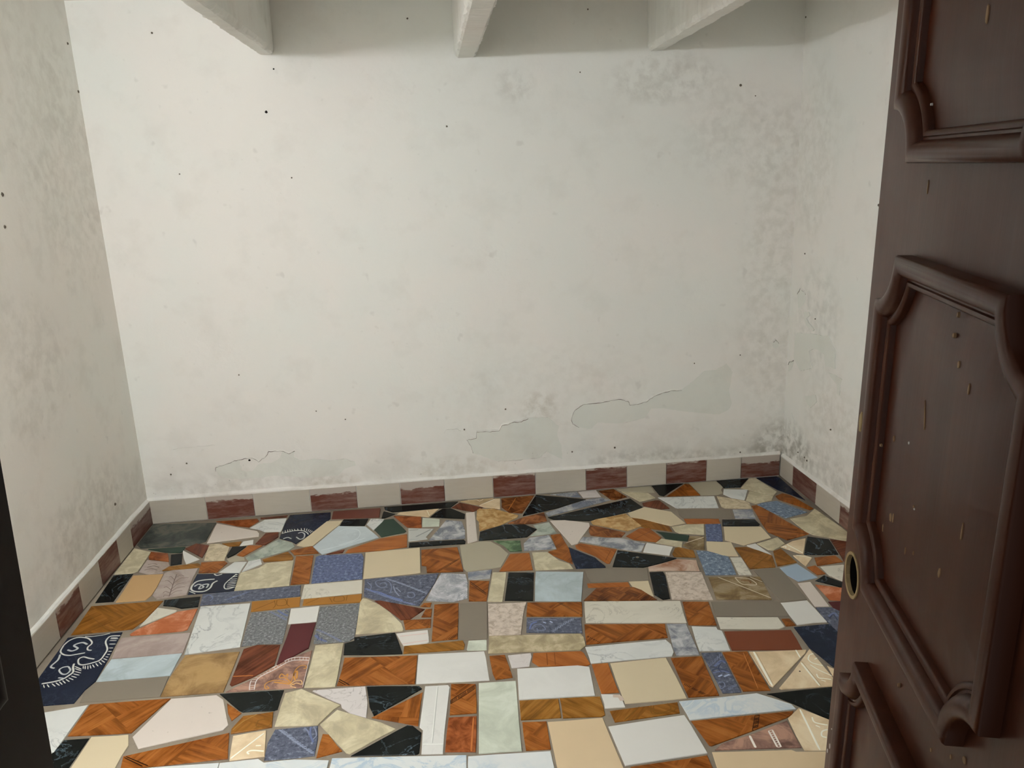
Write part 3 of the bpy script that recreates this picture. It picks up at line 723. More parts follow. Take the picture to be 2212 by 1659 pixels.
DECOR = '''
F1 line BDBDB2 7 390,330 450,280 540,247 640,252 688,285 690,315 650,350 650,380 690,385
F1 line BDBDB2 7 390,330 355,395 385,430 450,440 530,428 620,412
F1 line A9ABA6 9 430,380 480,392 540,365 500,335 540,312 600,302 645,322
F1 line BDBDB2 7 1000,228 900,232 860,260 842,300 860,370 830,430 780,490 700,520 600,542 552,530 550,482 600,457 660,470 720,480
F1 line BDBDB2 8 500,530 490,570 490,620 440,660 370,700 270,727 150,747
F1 ladder C6C5B8 4 995,250 960,280 940,360 900,430 860,490 800,540 720,570 650,590 600,585 | 900,250 885,280 878,360 860,430 820,475 770,510 700,540 650,550 600,555 | 17
F1 ladder C6C5B8 4 580,590 570,640 500,700 400,745 320,772 180,790 | 510,560 505,625 450,680 370,715 280,742 170,760 | 13
F1 line A9ABA6 7 440,560 380,570 340,600 370,640 420,640 460,600 440,562
F1 line A9ABA6 7 330,682 400,690
F1 line A9ABA6 8 350,430 325,490 250,560 290,580
F1 line BDBDB2 4 620,237 700,235 800,222 890,202
A32 line BDBDB2 9 1320,955 1200,965 1120,985 1075,1030 1070,1070 1120,1090 1210,1085 1270,1050 1300,1000 1350,972
A32 line A9ABA6 9 1100,1035 1150,1010 1200,1040 1150,1060 1180,1020 1250,1010 1230,1050
A32 line BDBDB2 6 1555,900 1480,960 1430,1010 1425,1050 1460,1062 1535,1040
A32 ladder C6C5B8 4 1570,905 1560,960 1550,1000 1540,1040 | 1530,915 1490,965 1455,1010 1450,1050 | 8
A32 line BDBDB2 7 1315,900 1345,915 1400,900
A32 line BDBDB2 5 1042,1085 1110,1112
A27 ladder C6C5B8 4 2040,448 2110,420 2180,415 2290,405 2360,425 2390,445 | 2030,465 2110,445 2190,432 2290,430 2340,450 2365,480 | 16
A27 line BDBDB2 6 2030,468 2110,446 2190,432 2270,432 2320,455 2340,490
A27 line A9ABA6 8 2222,460 2262,450 2292,470 2282,510 2242,525 2202,500
A27 line A9ABA6 7 2060,520 2110,505 2150,520
A31 line 5E4E47 5 825,1150 855,1060 885,970 910,905
A31 line 6A5A53 3 850,1075 800,1040 770,1050
A31 line 6A5A53 3 870,1020 820,975 785,975
A31 line 6A5A53 3 890,970 850,930 830,935
A31 line 6A5A53 3 840,1110 790,1090 760,1110
A31 line 6A5A53 3 860,1060 920,1010 990,1000
A31 line 6A5A53 3 880,1000 950,950 1040,940
A31 line 6A5A53 3 850,1090 920,1050 1000,1040
A31 line 6A5A53 3 835,1130 900,1090 970,1080
A31 line 6A5A53 3 900,940 950,915 990,925
A31 line 6A5A53 3 832,1140 780,1130 765,1150
A8 line 5E5249 5 590,830 660,815 720,830
A8 line 5E5249 4 560,860 640,845 700,860
A8 line 6A5A4E 4 600,800 660,790 700,800
G7 ladder BDB3A8 3 692,1065 730,930 940,815 1150,707 1343,702 | 745,1060 785,932 960,835 1150,737 1343,732 | 22
G7 line C9C1B8 5 692,1065 730,930 940,815 1150,707 1343,702
G7 line C9C1B8 5 745,1060 785,932 960,835 1150,737 1343,732
G7 line C9C1B8 3 1340,735 1270,1018
G7 line B5803F 5 880,1010 905,1035 865,1035 870,985 950,950 1050,955 1140,980 1180,1000
G7 line B5803F 9 960,968 1050,978 1130,988
G7 line B5803F 5 1140,980 1170,900 1190,840 1240,795 1300,790 1310,815 1280,820
G7 line B5803F 9 1190,950 1175,880 1210,850 1205,930
G7 line B5803F 6 1140,970 1080,920 1020,920 1040,880 1080,900 1110,880 1100,920
G7 line C5A272 5 1130,1000 1180,960 1250,950 1260,990 1200,980 1140,1010 1205,1028
B27 chain 7B8190 9 1062,1047 1200,1092 1360,1150 1520,1215
B27 chain 6A738E 9 845,1155 1020,1225 1200,1285 1390,1335
B27 line 6C7284 7 1000,1112 1050,1092 1080,1120 1040,1150 980,1130 960,1082 1050,1062 1110,1092 1130,1150 1112,1210
B27 line 7B8190 8 1150,1130 1170,1185 1215,1240
B27 line 7B8190 6 1180,1150 1230,1195
B27 line 6C7284 7 1300,1202 1360,1200 1380,1240 1330,1258 1300,1230
B27 line 6C7284 6 1370,1300 1430,1282 1480,1242
B27 line 6C7284 7 870,1090 910,1130 900,1170
B27 line 5F6B92 12 900,1180 1000,1200 1100,1240 1250,1285
A33 line 626B84 6 1210,1150 1260,1130 1300,1160 1270,1190
A33 chain 626B84 7 1450,1180 1700,1090
G2 chain 6D7386 8 912,200 1105,300
G2 line 5D6580 14 1000,192 1060,230 1110,250
G2 line 454B62 5 1080,190 1115,215
G5 chain 6D7386 8 1422,400 1560,460 1690,530
G5 line 5D6580 14 1405,460 1450,500 1530,530
G5 line 454B62 5 1420,440 1445,480 1425,520
G5 line 454B62 5 1480,480 1470,530
H9 chain 7B8190 10 622,1237 800,1370 990,1500
H9 line 6C7284 8 890,1222 930,1262 942,1300
H9 line 5D6580 10 960,1212 952,1290 985,1380
H9 line 7B8190 5 1000,1222 1018,1300 980,1350 970,1400
I5 chain 7B8190 9 1562,425 1680,350 1800,282
I5 line 6C7284 7 1302,330 1400,300 1500,290 1620,300
I5 line 6C7284 7 1335,400 1380,352 1450,350 1492,400 1420,412 1400,388
I5 line 9AA3B8 9 1470,322 1500,332
I5 line 9AA3B8 9 1540,312 1570,326
I5 line 5F6B92 10 1320,400 1345,340 1400,318
K20 chain 6C7284 8 1452,800 1520,740 1600,662
K20 line 5D6580 16 1520,800 1590,740 1640,760
K20 line 363C52 5 1482,850 1560,822 1680,862
K20 line 363C52 4 1560,762 1620,742 1660,782
K20 line 363C52 4 1600,870 1562,822 1582,772
K20 line 5D6580 9 1502,870 1600,850 1680,870
K20 line 9AA3B8 9 1560,910 1600,892
K20 line 9AA3B8 9 1622,910 1680,887
K20 line 6C7284 6 1545,980 1610,970 1630,1010 1592,1040 1572,1002
K20 chain 6C7284 7 1662,1050 1760,992
K7 line 5D6580 14 1950,20 2010,-20 2050,20
K7 line 363C52 5 1960,40 2000,0 2050,60
H11 line EFE3CC 8 90,1555 475,1262
H11 line EFE3CC 8 290,1508 272,1485 330,1467 450,1475
H11 line EFE3CC 6 362,1416 420,1414
K22 line EFE3CC 11 1142,400 1343,768
K22 line A89274 3 1112,412 1322,762
K22 line A89274 3 1165,400 1352,750
K22 line EFE3CC 8 1597,380 1648,468
K23 line EFE3CC 9 1640,502 1855,768
K23 line A89274 3 1655,498 1872,766
K23 line EFE3CC 6 1745,432 1732,480 1780,522 1900,552
K23 line EFE3CC 6 1750,430 1800,422 1830,460 1800,482
K23 line EFE3CC 5 1752,540 1850,600 1985,660
K23 line EFE3CC 6 1822,640 1842,680 1900,690 1980,700
K23 line EFE3CC 5 1872,706 1920,720
K29 line EFE3CC 9 1642,1022 1858,1462
K29 line EFE3CC 7 1772,1105 1800,1160 1900,1185 1940,1190
K29 line EFE3CC 6 1812,1195 1860,1215
K29 line EFE3CC 7 1940,1240 1882,1260 1880,1310 1930,1325
E41 line EFE3CC 7 1002,880 1168,970
E41 line EFE3CC 6 952,908 990,902 985,930 1030,930 1015,950 1060,955
E44 line EFE3CC 6 1100,997 1260,1022
C1 line E2D6BC 6 372,353 520,290
C1 line DACDB0 5 250,305 340,300 380,312 420,295
C2 line E2D6BC 6 385,358 545,290
B11 line E2D6BC 6 1512,312 1540,370
D29 line C9BBA2 6 785,872 1003,802
E55 line BFB299 6 255,1234 540,1345 830,1460
E55 line BFB299 6 440,1237 590,1252 672,1315 517,1308 440,1240
E55 line 6A4A28 10 500,1265 590,1275 610,1300
E55 line BFB299 5 602,1232 735,1285
K28 line D8CFC2 11 1098,1308 1163,1438
K28 line D8CFC2 8 1302,1257 1398,1433
K28 line D8CFC2 8 1342,1245 1438,1430
K28 ladder C9BFB2 3 1302,1257 1398,1433 | 1342,1245 1438,1430 | 9
A34 line 6A4718 4 1732,1293 1980,1192
A34 line 6A4718 4 1992,1182 2080,1174 2090,1232 1998,1240 1992,1184
A34 line 6A4718 4 1965,1185 1975,1240 1950,1270
A34 line 6A4718 4 2110,1170 2105,1225 2130,1250
B30 line 6A4718 4 200,1325 350,1262
B30 line 6A4718 4 512,1250 605,1243 612,1288 512,1296 512,1252
B30 line 6A4718 4 460,1258 490,1310
B30 line 6A4718 4 650,1235 640,1290
K17 line 6A4718 6 545,1380 715,1225
K17 line 6A4718 6 862,1212 1008,1198 1038,1268 872,1298 862,1214
K17 line 6A4718 5 832,1220 850,1310 1050,1288 1110,1240
G12 line 6A4718 5 790,1382 930,1367 902,1438 772,1448 790,1384
G12 line 8F6A34 6 515,1488 620,1400 790,1310
D37 line 6A4718 5 1515,1138 1700,1002
D37 line 6A4718 5 1660,1042 1730,1062 1752,1118
A36 line 6A4518 4 -150,1545 50,1450 200,1535
A36 line 6A4518 3 -60,1330 60,1420 230,1510
A9 line 6A4718 4 900,815 950,850
I17 ladder 2A1608 3 468,925 600,840 735,757 | 468,965 610,880 742,792 | 22
I17 line 2A1608 3 468,925 600,840 735,757
I17 line 2A1608 3 468,965 610,880 742,792
I1 ladder 2A1608 3 400,510 530,440 | 430,515 538,465 | 9
I4 ladder 2A1608 3 1622,112 1868,248 | 1665,112 1888,238 | 16
K8 ladder 2A1608 3 140,485 285,552 | 155,468 308,544 | 10
K19 ladder 2A1608 3 1190,1002 1405,1113 | 1202,985 1455,1108 | 14
K27 ladder 2A1608 3 1157,1077 1127,1250 | 1203,1072 1185,1230 | 13
K27 line 2A1608 3 1157,1077 1127,1250
K27 line 2A1608 3 1203,1072 1185,1230
F11 line 2A1608 5 1045,1543 1240,1638
F11 line 2A1608 5 1062,1532 1300,1632
B23 line 3A2008 4 1622,968 1868,827
B23 line 3A2008 4 1637,973 1868,837
C31 line 2A1608 5 278,1185 452,1310
C31 line 3A2008 4 278,1202 452,1328
B37 ladder 2A1608 2 1372,1495 1525,1553 | 1385,1490 1535,1543 | 8
D19 line 3A1E0C 5 1685,702 1900,740 2118,766
H4 line 2A1608 6 1252,692 1375,758
H4 line 2A1608 5 1248,712 1335,760
C6 line A8672C 6 692,408 770,282
C12 line 4A3010 4 1720,200 1830,230 1850,280
D26 line 5E2E10 3 250,825 440,735
C28 line 5E2E10 3 1440,790 1800,852
C28 line 5E2E10 3 1740,960 1800,842
I11 line 6E3C18 5 1505,655 1515,785
I11 line 6E3C18 4 1590,650 1600,785
I16 line D6D5CA 5 322,775 262,1385
I16 line D6D5CA 5 165,1398 390,1396
I16 line A9A99F 3 332,775 272,1385
I18 line A0602E 8 715,1110 690,1475
G6 line A0602E 6 515,905 735,895
H2 line C7B2A6 8 1900,235 2215,200
H2 line C7B2A6 8 1950,315 2222,275
K16 line B9A795 22 420,1120 490,1125 520,1170
B16 line 8A8A84 10 1320,530 1420,522
B16 line 8A8A84 12 1392,600 1555,520
B16 line 8A8A84 3 1320,628 1500,628
B6 line C4CBC8 7 562,545 640,515 760,522 790,570 740,630 560,690
B6 line C4CBC8 7 370,745 600,690 850,612
E54 line 4D2222 3 1500,1530 1560,1540
D32 dot 6A6250 12 285,1022
K5 line 6A4718 3 1460,60 1560,90
K23 dot 2A2018 5 1640,612
K21 line B0733A 3 1830,650 1990,1040
'''
S5 = 2212/442.0
ORG = {'A': (200, 1060), 'B': (620, 1040), 'C': (960, 1020), 'D': (1320, 1000), 'E': (1500, 1000), 'F': (60, 1328), 'G': (400, 1280),
       'H': (480, 1328), 'I': (880, 1280), 'J': (880, 1328), 'K': (1240, 1280), 'L': (1400, 1328)}
def fp(c, x, y):
    o = ORG[c]; p = floor_pt(o[0]+x/S5, o[1]+y/S5); return Vector((p.x, p.y))
def inside(p, poly):
    c = False; j = len(poly)-1
    for i in range(len(poly)):
        a, b = poly[i], poly[j]
        if (a.y > p.y) != (b.y > p.y) and p.x < (b.x-a.x)*(p.y-a.y)/(b.y-a.y)+a.x: c = not c
        j = i
    return c
LIMX0, LIMX1, LIMY1 = XL+TK+0.003, XR-TK-0.003, YB-TK-0.003
TILE = {}; POLYS = []
def make_tile(poly, kind, label=True):
    poly = [Vector((min(max(p.x, LIMX0), LIMX1), min(p.y, LIMY1))) for p in poly]
    q = []
    for p in poly:
        if not q or (p-q[-1]).length > 0.003: q.append(p)
    if (q[0]-q[-1]).length < 0.003: q.pop()
    poly = q
    if len(poly) < 8:
        q = []
        for i, p in enumerate(poly):
            nx_ = poly[(i+1) % len(poly)]; e = nx_-p; q.append(p)
            if e.length > 0.07:
                f_ = random.uniform(0.25, 0.75); s_ = Vector((-e.y, e.x)).normalized()*random.uniform(-0.0014, 0.0014)
                q.append(p+e*f_+s_)
        poly = q
    area = sum(poly[i-1].x*poly[i].y-poly[i].x*poly[i-1].y for i in range(len(poly)))/2
    if area < 0: poly.reverse()
    POLYS.append(poly)
    c = sum(poly, Vector((0, 0)))/len(poly)
    best = max(range(len(poly)), key=lambda i: (poly[i]-poly[i-1]).length)
    e = poly[best]-poly[best-1]; ang = math.atan2(e.y, e.x)
    if ang > math.pi/2: ang -= math.pi
    if ang < -math.pi/2: ang += math.pi
    ca, sa = math.cos(-ang), math.sin(-ang)
    L = [Vector(((p.x-c.x)*ca-(p.y-c.y)*sa, (p.x-c.x)*sa+(p.y-c.y)*ca)) for p in poly]
    n = len(L); zt = random.uniform(-0.0006, 0.0005); bev = 0.0009
    V = [(p.x, p.y, -0.0065) for p in L]+[(p.x, p.y, zt-0.0008) for p in L]
    for i in range(n):
        p = L[i]; a = (L[i-1]-p).normalized(); b = (L[(i+1) % n]-p).normalized()
        na = Vector((-a.y, a.x)); nb = Vector((b.y, -b.x))   # inward normals of both edges (ccw)
        m = -(na)+(-nb) if False else None
        ea = (p-L[i-1]).normalized(); eb = (L[(i+1) % n]-p).normalized()
        ia = Vector((-ea.y, ea.x)); ib = Vector((-eb.y, eb.x)); w = ia+ib
        w = w.normalized() if w.length > 0.2 else ia
        k = bev/max(0.45, w.dot(ia))
        V.append((p.x+w.x*k, p.y+w.y*k, zt))
    Fc = [tuple(range(2*n, 3*n)), tuple(reversed(range(n)))]
    for r in (0, n):
        for i in range(n):
            j = (i+1) % n; Fc.append((r+i, r+j, r+n+j, r+n+i))
    o = link_mesh('tile', V, Fc, MT[kind], floor, loc=(c.x, c.y, 0), rot=(0, 0, ang))
    if label: o['label'] = KIND_LABEL.get(kind, MT[kind].name.replace('_', ' ')+' piece')
    return o, c, ang, zt, poly
for ln in TILES.strip().splitlines():
    w = ln.split(); pts = []
    for t in w[3:]:
        x, y = t.split(','); pts.append(fp(w[1], float(x), float(y)))
    TILE[w[0]] = make_tile(pts, w[2])+(w[1],)

# printed and raised decoration on the patterned tiles
DM = {}
def dmat(h):
    if h not in DM:
        s = NT('glaze_'+h.lower()); v = s.coord(rand=False)
        s.base(s.mix(s.noise(v, 30, 2), lin(h, KT*0.95), lin(h, KT*1.05))); DM[h] = s.fin(GL+0.05, SP)
    return DM[h]
def smooth_path(P, per=8):
    if len(P) < 3:
        return [P[0].lerp(P[-1], i/16) for i in range(17)] if len(P) == 2 else P
    out = []
    for i in range(len(P)-1):
        p0 = P[max(i-1, 0)]; p1 = P[i]; p2 = P[i+1]; p3 = P[min(i+2, len(P)-1)]
        for k in range(per):
            t = k/per
            out.append(0.5*((2*p1)+(-p0+p2)*t+(2*p0-5*p1+4*p2-p3)*t*t+(-p0+3*p1-3*p2+p3)*t*t*t))
    out.append(P[-1]); return out
DEC = {}
def add_ribbon(V, Fc, path, w, poly, z0, z1, taper=True):
    runs = []; cur = []
    for p in path:
        if inside(p, poly): cur.append(p)
        else:
            if len(cur) > 1: runs.append(cur)
            cur = []
    if len(cur) > 1: runs.append(cur)
    for R in runs:
        b = len(V); n = len(R)
        for i, p in enumerate(R):
            d = (R[min(i+1, n-1)]-R[max(i-1, 0)])
            d = d.normalized() if d.length > 1e-9 else Vector((1, 0))
            s = Vector((-d.y, d.x))*w/2*((0.55 if (i in (0, n-1)) else 1.0) if taper else 1)
            V += [(p.x+s.x, p.y+s.y, z0), (p.x+s.x*0.8, p.y+s.y*0.8, z1), (p.x-s.x*0.8, p.y-s.y*0.8, z1), (p.x-s.x, p.y-s.y, z0)]
        for i in range(n-1):
            for k in range(3):
                q = b+i*4+k; Fc.append((q, q+1, q+5, q+4))
        Fc.append((b, b+1, b+2, b+3)); e = b+(n-1)*4; Fc.append((e, e+1, e+2, e+3))
PXM = 0.00038                                # stroke width unit
order = {}
for ln in DECOR.strip().splitlines():
    w = ln.split(' ', 4); tid, typ, colr, wid = w[0], w[1], w[2], float(w[3])
    o, c, ang, zt, poly, crop = TILE[tid]
    segs = []
    parts = w[4].split('|')
    P = [[fp(crop, *map(float, t.split(','))) for t in s.split()] for s in parts[:2]]
    V, Fc = DEC.setdefault((tid, colr), ([], []))
    ww = wid*PXM*(2.2 if tid in ('F1', 'A32', 'A27') else 1.7)
    lay = order.setdefault(tid, {}).setdefault(colr, len(order[tid]) if tid in order and colr not in order[tid] else 0)
    z0 = zt-0.0004; z1 = zt+0.0005+0.00006*lay
    if typ == 'line': add_ribbon(V, Fc, smooth_path(P[0]), ww, poly, z0, z1)
    elif typ == 'ladder':
        A = smooth_path(P[0], 12); B = smooth_path(P[1], 12); n = int(parts[2])
        for i in range(n):
            t = i/(n-1); a = A[int(t*(len(A)-1))]; b = B[int(t*(len(B)-1))]
            add_ribbon(V, Fc, [a.lerp(b, k/4) for k in range(5)], ww, poly, z0, z1)
    elif typ == 'chain':
        A = smooth_path(P[0], 16); Ln = sum((A[i]-A[i-1]).length for i in range(1, len(A))); n = max(6, int(Ln/0.011))
        if len(A) < 10: A = [P[0][0].lerp(P[0][-1], i/60) for i in range(61)]
        for i in range(n):
            a = A[int(i/n*(len(A)-1))]; b = A[min(len(A)-1, int((i+1)/n*(len(A)-1))+1)]
            d = (b-a); s = Vector((-d.y, d.x)).normalized()*0.004 if d.length > 0 else Vector((0, 0))
            add_ribbon(V, Fc, [a-s, a.lerp(b, 0.5)-s*0.3, b+s*0.6], ww*0.7, poly, z0, z1)
            add_ribbon(V, Fc, [a+s, a.lerp(b, 0.5)+s*0.9], ww*0.45, poly, z0, z1)
    elif typ == 'dot':
        p = P[0][0]; b = len(V); r = ww*0.8
        for i in range(12): V.append((p.x+r*math.cos(i*math.pi/6), p.y+r*math.sin(i*math.pi/6), z1))
        for i in range(12): V.append((p.x+r*math.cos(i*math.pi/6), p.y+r*math.sin(i*math.pi/6), z0))
        Fc.append(tuple(range(b, b+12))); Fc.append(tuple(reversed(range(b+12, b+24))))
        for i in range(12): Fc.append((b+i, b+(i+1) % 12, b+12+(i+1) % 12, b+12+i))
NAMES = {'NVP': 'scroll_relief', 'PF': 'fern_print', 'PB': 'flower_print', 'BLP': 'braid_print', 'GG': 'braid_print', 'PT': 'raised_line', 'PTt': 'raised_line', 'BP': 'raised_line'}
for (tid, colr), (V, Fc) in DEC.items():
    if not V: continue
    o, c, ang, zt, poly, crop = TILE[tid]
    ca, sa = math.cos(-ang), math.sin(-ang)
    LV = [((x-c.x)*ca-(y-c.y)*sa, (x-c.x)*sa+(y-c.y)*ca, z) for x, y, z in V]
    kind = [k for k, m in MT.items() if m == o.data.materials[0]][0]
    link_mesh(NAMES.get(kind, 'inlay_print'), LV, Fc, dmat(colr), o)

# floor that the photograph does not show (behind the door leaves and underfoot) carries on with the same offcuts
kinds = ['W', 'WD', 'CR', 'BK', 'GR', 'MW', 'WD', 'PK', 'TNp', 'CM', 'WG', 'BLP', 'GW', 'TB']
rr = random.Random(3)
def clear(cell):
    c = sum(cell, Vector((0, 0)))/len(cell)
    chk = [c]+cell+[a.lerp(b, t) for a, b in zip(cell, cell[1:]+cell[:1]) for t in (0.25, 0.5, 0.75)]+[c.lerp(a, 0.5) for a in cell]
    for P in POLYS[:NTR]:
        if max(p.x for p in P) < min(p.x for p in cell) or min(p.x for p in P) > max(p.x for p in cell): continue
        if max(p.y for p in P) < min(p.y for p in cell) or min(p.y for p in P) > max(p.y for p in cell): continue
        if any(inside(p, P) for p in chk) or any(inside(p, cell) for p in P): return False
    return True
NTR = len(POLYS); nf = 0
def fill(x0, x1, y0, y1, dx, dy, shrink=0.004):
    global nf
    nx = max(1, round((x1-x0)/dx)); ny = max(1, round((y1-y0)/dy)); dx = (x1-x0)/nx; dy = (y1-y0)/ny
    G = {}
    for i in range(nx+1):
        for j in range(ny+1):
            jx = 0 if i in (0, nx) else rr.uniform(-.2, .2)*dx; jy = 0 if j in (0, ny) else rr.uniform(-.15, .15)*dy
            G[i, j] = Vector((x0+i*dx+jx, y0+j*dy+jy))
    for i in range(nx):
        for j in range(ny):
            cell = [G[i, j], G[i+1, j], G[i+1, j+1], G[i, j+1]]; c = sum(cell, Vector((0, 0)))/4
            cell = [p+(c-p).normalized()*shrink for p in cell]
            if clear(cell):
                POLYS.append(cell); make_tile(cell, rr.choice(kinds), label=False); nf += 1
fill(LIMX0, LIMX1, 0.40, 1.42, 0.28, 0.26)
fill(LIMX0, LIMX1, 1.42, 2.9, 0.14, 0.12)

# ------------------------------------------------ wear on the walls
def jag(P, per=7, amp=0.004, closed=True, seed=0):
    out = []; n = len(P)
    for i in range(n if closed else n-1):
        a, b = P[i], P[(i+1) % n]
        for k in range(per):
            p = a.lerp(b, k/per)
            q = Vector((p.x*60+seed, p.y*60, p.z*60))
            p = p+Vector((noise.noise(q), noise.noise(q+Vector((9, 3, 1))), noise.noise(q+Vector((3, 9, 5)))))*amp
            out.append(p)
    if not closed: out.append(P[-1].copy())
    return out
def patch(parent, P, n, label, edge=None, m=M_PATCH, th=0.0018, seed=0):
    n = Vector(n)
    P = jag(P, seed=seed); P = [p-n*(p-P[0]).dot(n) for p in P]
    k = len(P); V = [p-n*0.004 for p in P]+[p+n*th for p in P]
    Fc = [tuple(range(k)), tuple(range(k, 2*k))]+[(i, (i+1) % k, k+(i+1) % k, k+i) for i in range(k)]
    me = link_mesh('peeled_patch', V, Fc, m, parent); me['label'] = label
    if edge:
        # lifted rim of the paint film along the upper border
        E_ = jag(edge, 9, 0.004, False, seed); V = []; Fc = []
        for i, p in enumerate(E_):
            w = 0.0016+0.0012*abs(noise.noise(Vector((p.x*40, p.y*40, p.z*40+seed))))
            up = Vector((0, 0, 1))
            q = p-n*(p-P[0]).dot(n)
            V += [q+up*0.004-n*0.002, q+up*0.003+n*(th+0.0012), q-up*w+n*(th+0.0022), q-up*w*0.6-n*0.001]
        for i in range(len(E_)-1):
            for j in range(4):
                a = i*4+j; b = i*4+(j+1) % 4; Fc.append((a, b, b+4, a+4))
        Fc.append((0, 1, 2, 3)); e = (len(E_)-1)*4; Fc.append((e, e+1, e+2, e+3))
        o = link_mesh('paint_edge', V, Fc, M_FLAKE, parent)
        V = []; Fc = []
        for i, p in enumerate(E_):
            w = 0.0011*(0.3+abs(noise.noise(Vector((p.x*25, p.y*25, p.z*25+seed))))*2.2)
            d = E_[min(i+1, len(E_)-1)]-E_[max(i-1, 0)]; sdir = d.cross(n).normalized()*w
            q = p-n*(p-P[0]).dot(n)-Vector((0, 0, 0.0035))
            V += [q+sdir-n*0.002, q+sdir+n*(th+0.0006), q-sdir+n*(th+0.0006), q-sdir-n*0.002]
        for i in range(len(E_)-1):
            for j in range(4):
                a = i*4+j; b = i*4+(j+1) % 4; Fc.append((a, b, b+4, a+4))
        Fc.append((0, 1, 2, 3)); e = (len(E_)-1)*4; Fc.append((e, e+1, e+2, e+3))
        link_mesh('crack_shade', V, Fc, M_SPECK, parent)  # dark ribbon: crack and the shade line under the lifted rim, both as colour
def bpts(s, ox, oy, k): return [back_pt(ox+float(a.split(',')[0])/k, oy+float(a.split(',')[1])/k) for a in s.split()]
def rpts(s, ox, oy, k): return [right_pt(ox+float(a.split(',')[0])/k, oy+float(a.split(',')[1])/k, XR) for a in s.split()]
NB, NR = (0, -1, 0), (-1, 0, 0)
patch(wall_back, bpts('655,640 700,612 850,560 965,543 1020,578 1075,540 1110,490 1235,488 1280,508 1330,487 1320,540 1400,570 1500,555 1640,572 1750,553 1840,580 1850,610 1760,640 1700,700 1440,720 1180,700 950,725 790,730 680,700', 300, 850, 3.95), NB,
      'long grey peeled patch low on the left', bpts('655,660 660,625 700,612 850,560 965,543 1020,578 1075,540 1110,490 1235,488 1280,508 1330,487', 300, 850, 3.95), seed=1)
patch(wall_back, bpts('625,590 700,575 710,520 840,515 900,510 920,470 1015,440 1095,430 1150,405 1320,400 1410,475 1395,560 1430,640 1440,760 1300,690 1250,745 1060,765 890,775 680,705 660,640', 850, 800, 3.95), NB,
      'grey peeled patch low in the middle', bpts('680,700 660,640 625,590 700,575 710,520 840,515 900,510 920,470 1015,440 1095,430 1150,405', 850, 800, 3.95), seed=2)
patch(wall_back, bpts('215,720 240,650 320,600 480,585 620,555 700,575 715,608 780,600 850,580 940,520 1060,485 1155,480 1260,400 1340,325 1450,310 1540,260 1590,330 1570,420 1560,500 1585,600 1560,650 1480,690 1300,680 1140,660 1000,640 900,640 840,720 740,750 600,770 440,760 380,815 280,800 225,770', 1180, 720, 3.95), NB,
      'large grey peeled patch low on the right', bpts('280,800 225,770 215,720 240,650 320,600 480,585 620,555 700,575 715,608 780,600 850,580 940,520 1060,485 1155,480', 1180, 720, 3.95), seed=3)
patch(wall_back, bpts('1300,530 1360,528 1410,545 1400,600 1345,610 1310,575', 1350-325, 735+60-135, 3.95) if False else bpts('1935,60 1955,50 1985,80 1985,115 1960,130 1932,120', 1180, 720, 3.95), NB, 'small chipped spot near the right corner', bpts('1935,70 1955,50 1985,80', 1180, 720, 3.95), seed=4)
patch(wall_right, rpts('185,240 205,210 238,250 236,300 215,330 190,345', 1660, 550, 2.9625), NR, 'thin cracked spot high on the right wall', rpts('187,250 205,210 238,250', 1660, 550, 2.9625), seed=5)
patch(wall_right, rpts('230,370 260,365 268,390 245,405 262,440 295,480 285,490 250,460 232,420', 1660, 550, 2.9625), NR, 'small grey patch on the right wall', seed=6)
patch(wall_right, rpts('170,560 185,500 300,510 390,525 430,620 425,730 365,710 360,640 300,600 262,615 270,730 205,745 165,660', 1660, 550, 2.9625), NR, 'arched grey peeled patch on the right wall', seed=7)
patch(wall_right, rpts('385,755 430,770 470,800 460,830 455,900 440,890 440,830 410,800', 1660, 550, 2.9625), NR, 'narrow grey patch trailing down the right wall', seed=8)
patch(wall_right, rpts('130,690 160,675 160,700 145,740 128,745', 1660, 550, 2.9625), NR, 'chipped spot beside the corner', rpts('130,700 135,685 162,675', 1660, 550, 2.9625), seed=9)
patch(wall_right, rpts('235,905 300,895 310,940 270,980 240,940', 1660, 550, 2.9625), NR, 'faint chipped spot low on the right wall', seed=10)
# thin hairline ridges
def ridge(parent, P, n, w=0.0013):
    n = Vector(n); P = jag(P, 8, 0.004, False, 11); V = []; Fc = []
    for p in P:
        V += [p+Vector((0, 0, w))-n*0.003, p+n*0.0022, p-Vector((0, 0, w))+n*0.0008, p-Vector((0, 0, w))-n*0.003]
    for i in range(len(P)-1):
        for j in range(4):
            a = i*4+j; b = i*4+(j+1) % 4; Fc.append((a, b, b+4, a+4))
    Fc.append((0, 1, 2, 3)); e = (len(P)-1)*4; Fc.append((e, e+1, e+2, e+3))
    link_mesh('plaster_ridge', V, Fc, M_FLAKE, parent)
ridge(wall_back, bpts('290,475 350,465 480,452 650,440', 300, 850, 3.95), NB)
ridge(wall_back, bpts('430,540 455,505 540,500 575,520', 850, 800, 3.95), NB)
ridge(wall_back, bpts('890,775 1060,765 1250,745 1300,690', 850, 800, 3.95), NB)
ridge(wall_back, bpts('650,770 740,745 840,715', 1180, 720, 3.95), NB)
ridge(wall_back, bpts('1350,575 1500,556 1640,573 1750,554 1840,582', 300, 850, 3.95), NB)
ridge(wall_right, rpts('150,1010 165,1060 165,1130', 1660, 550, 2.9625), NR)
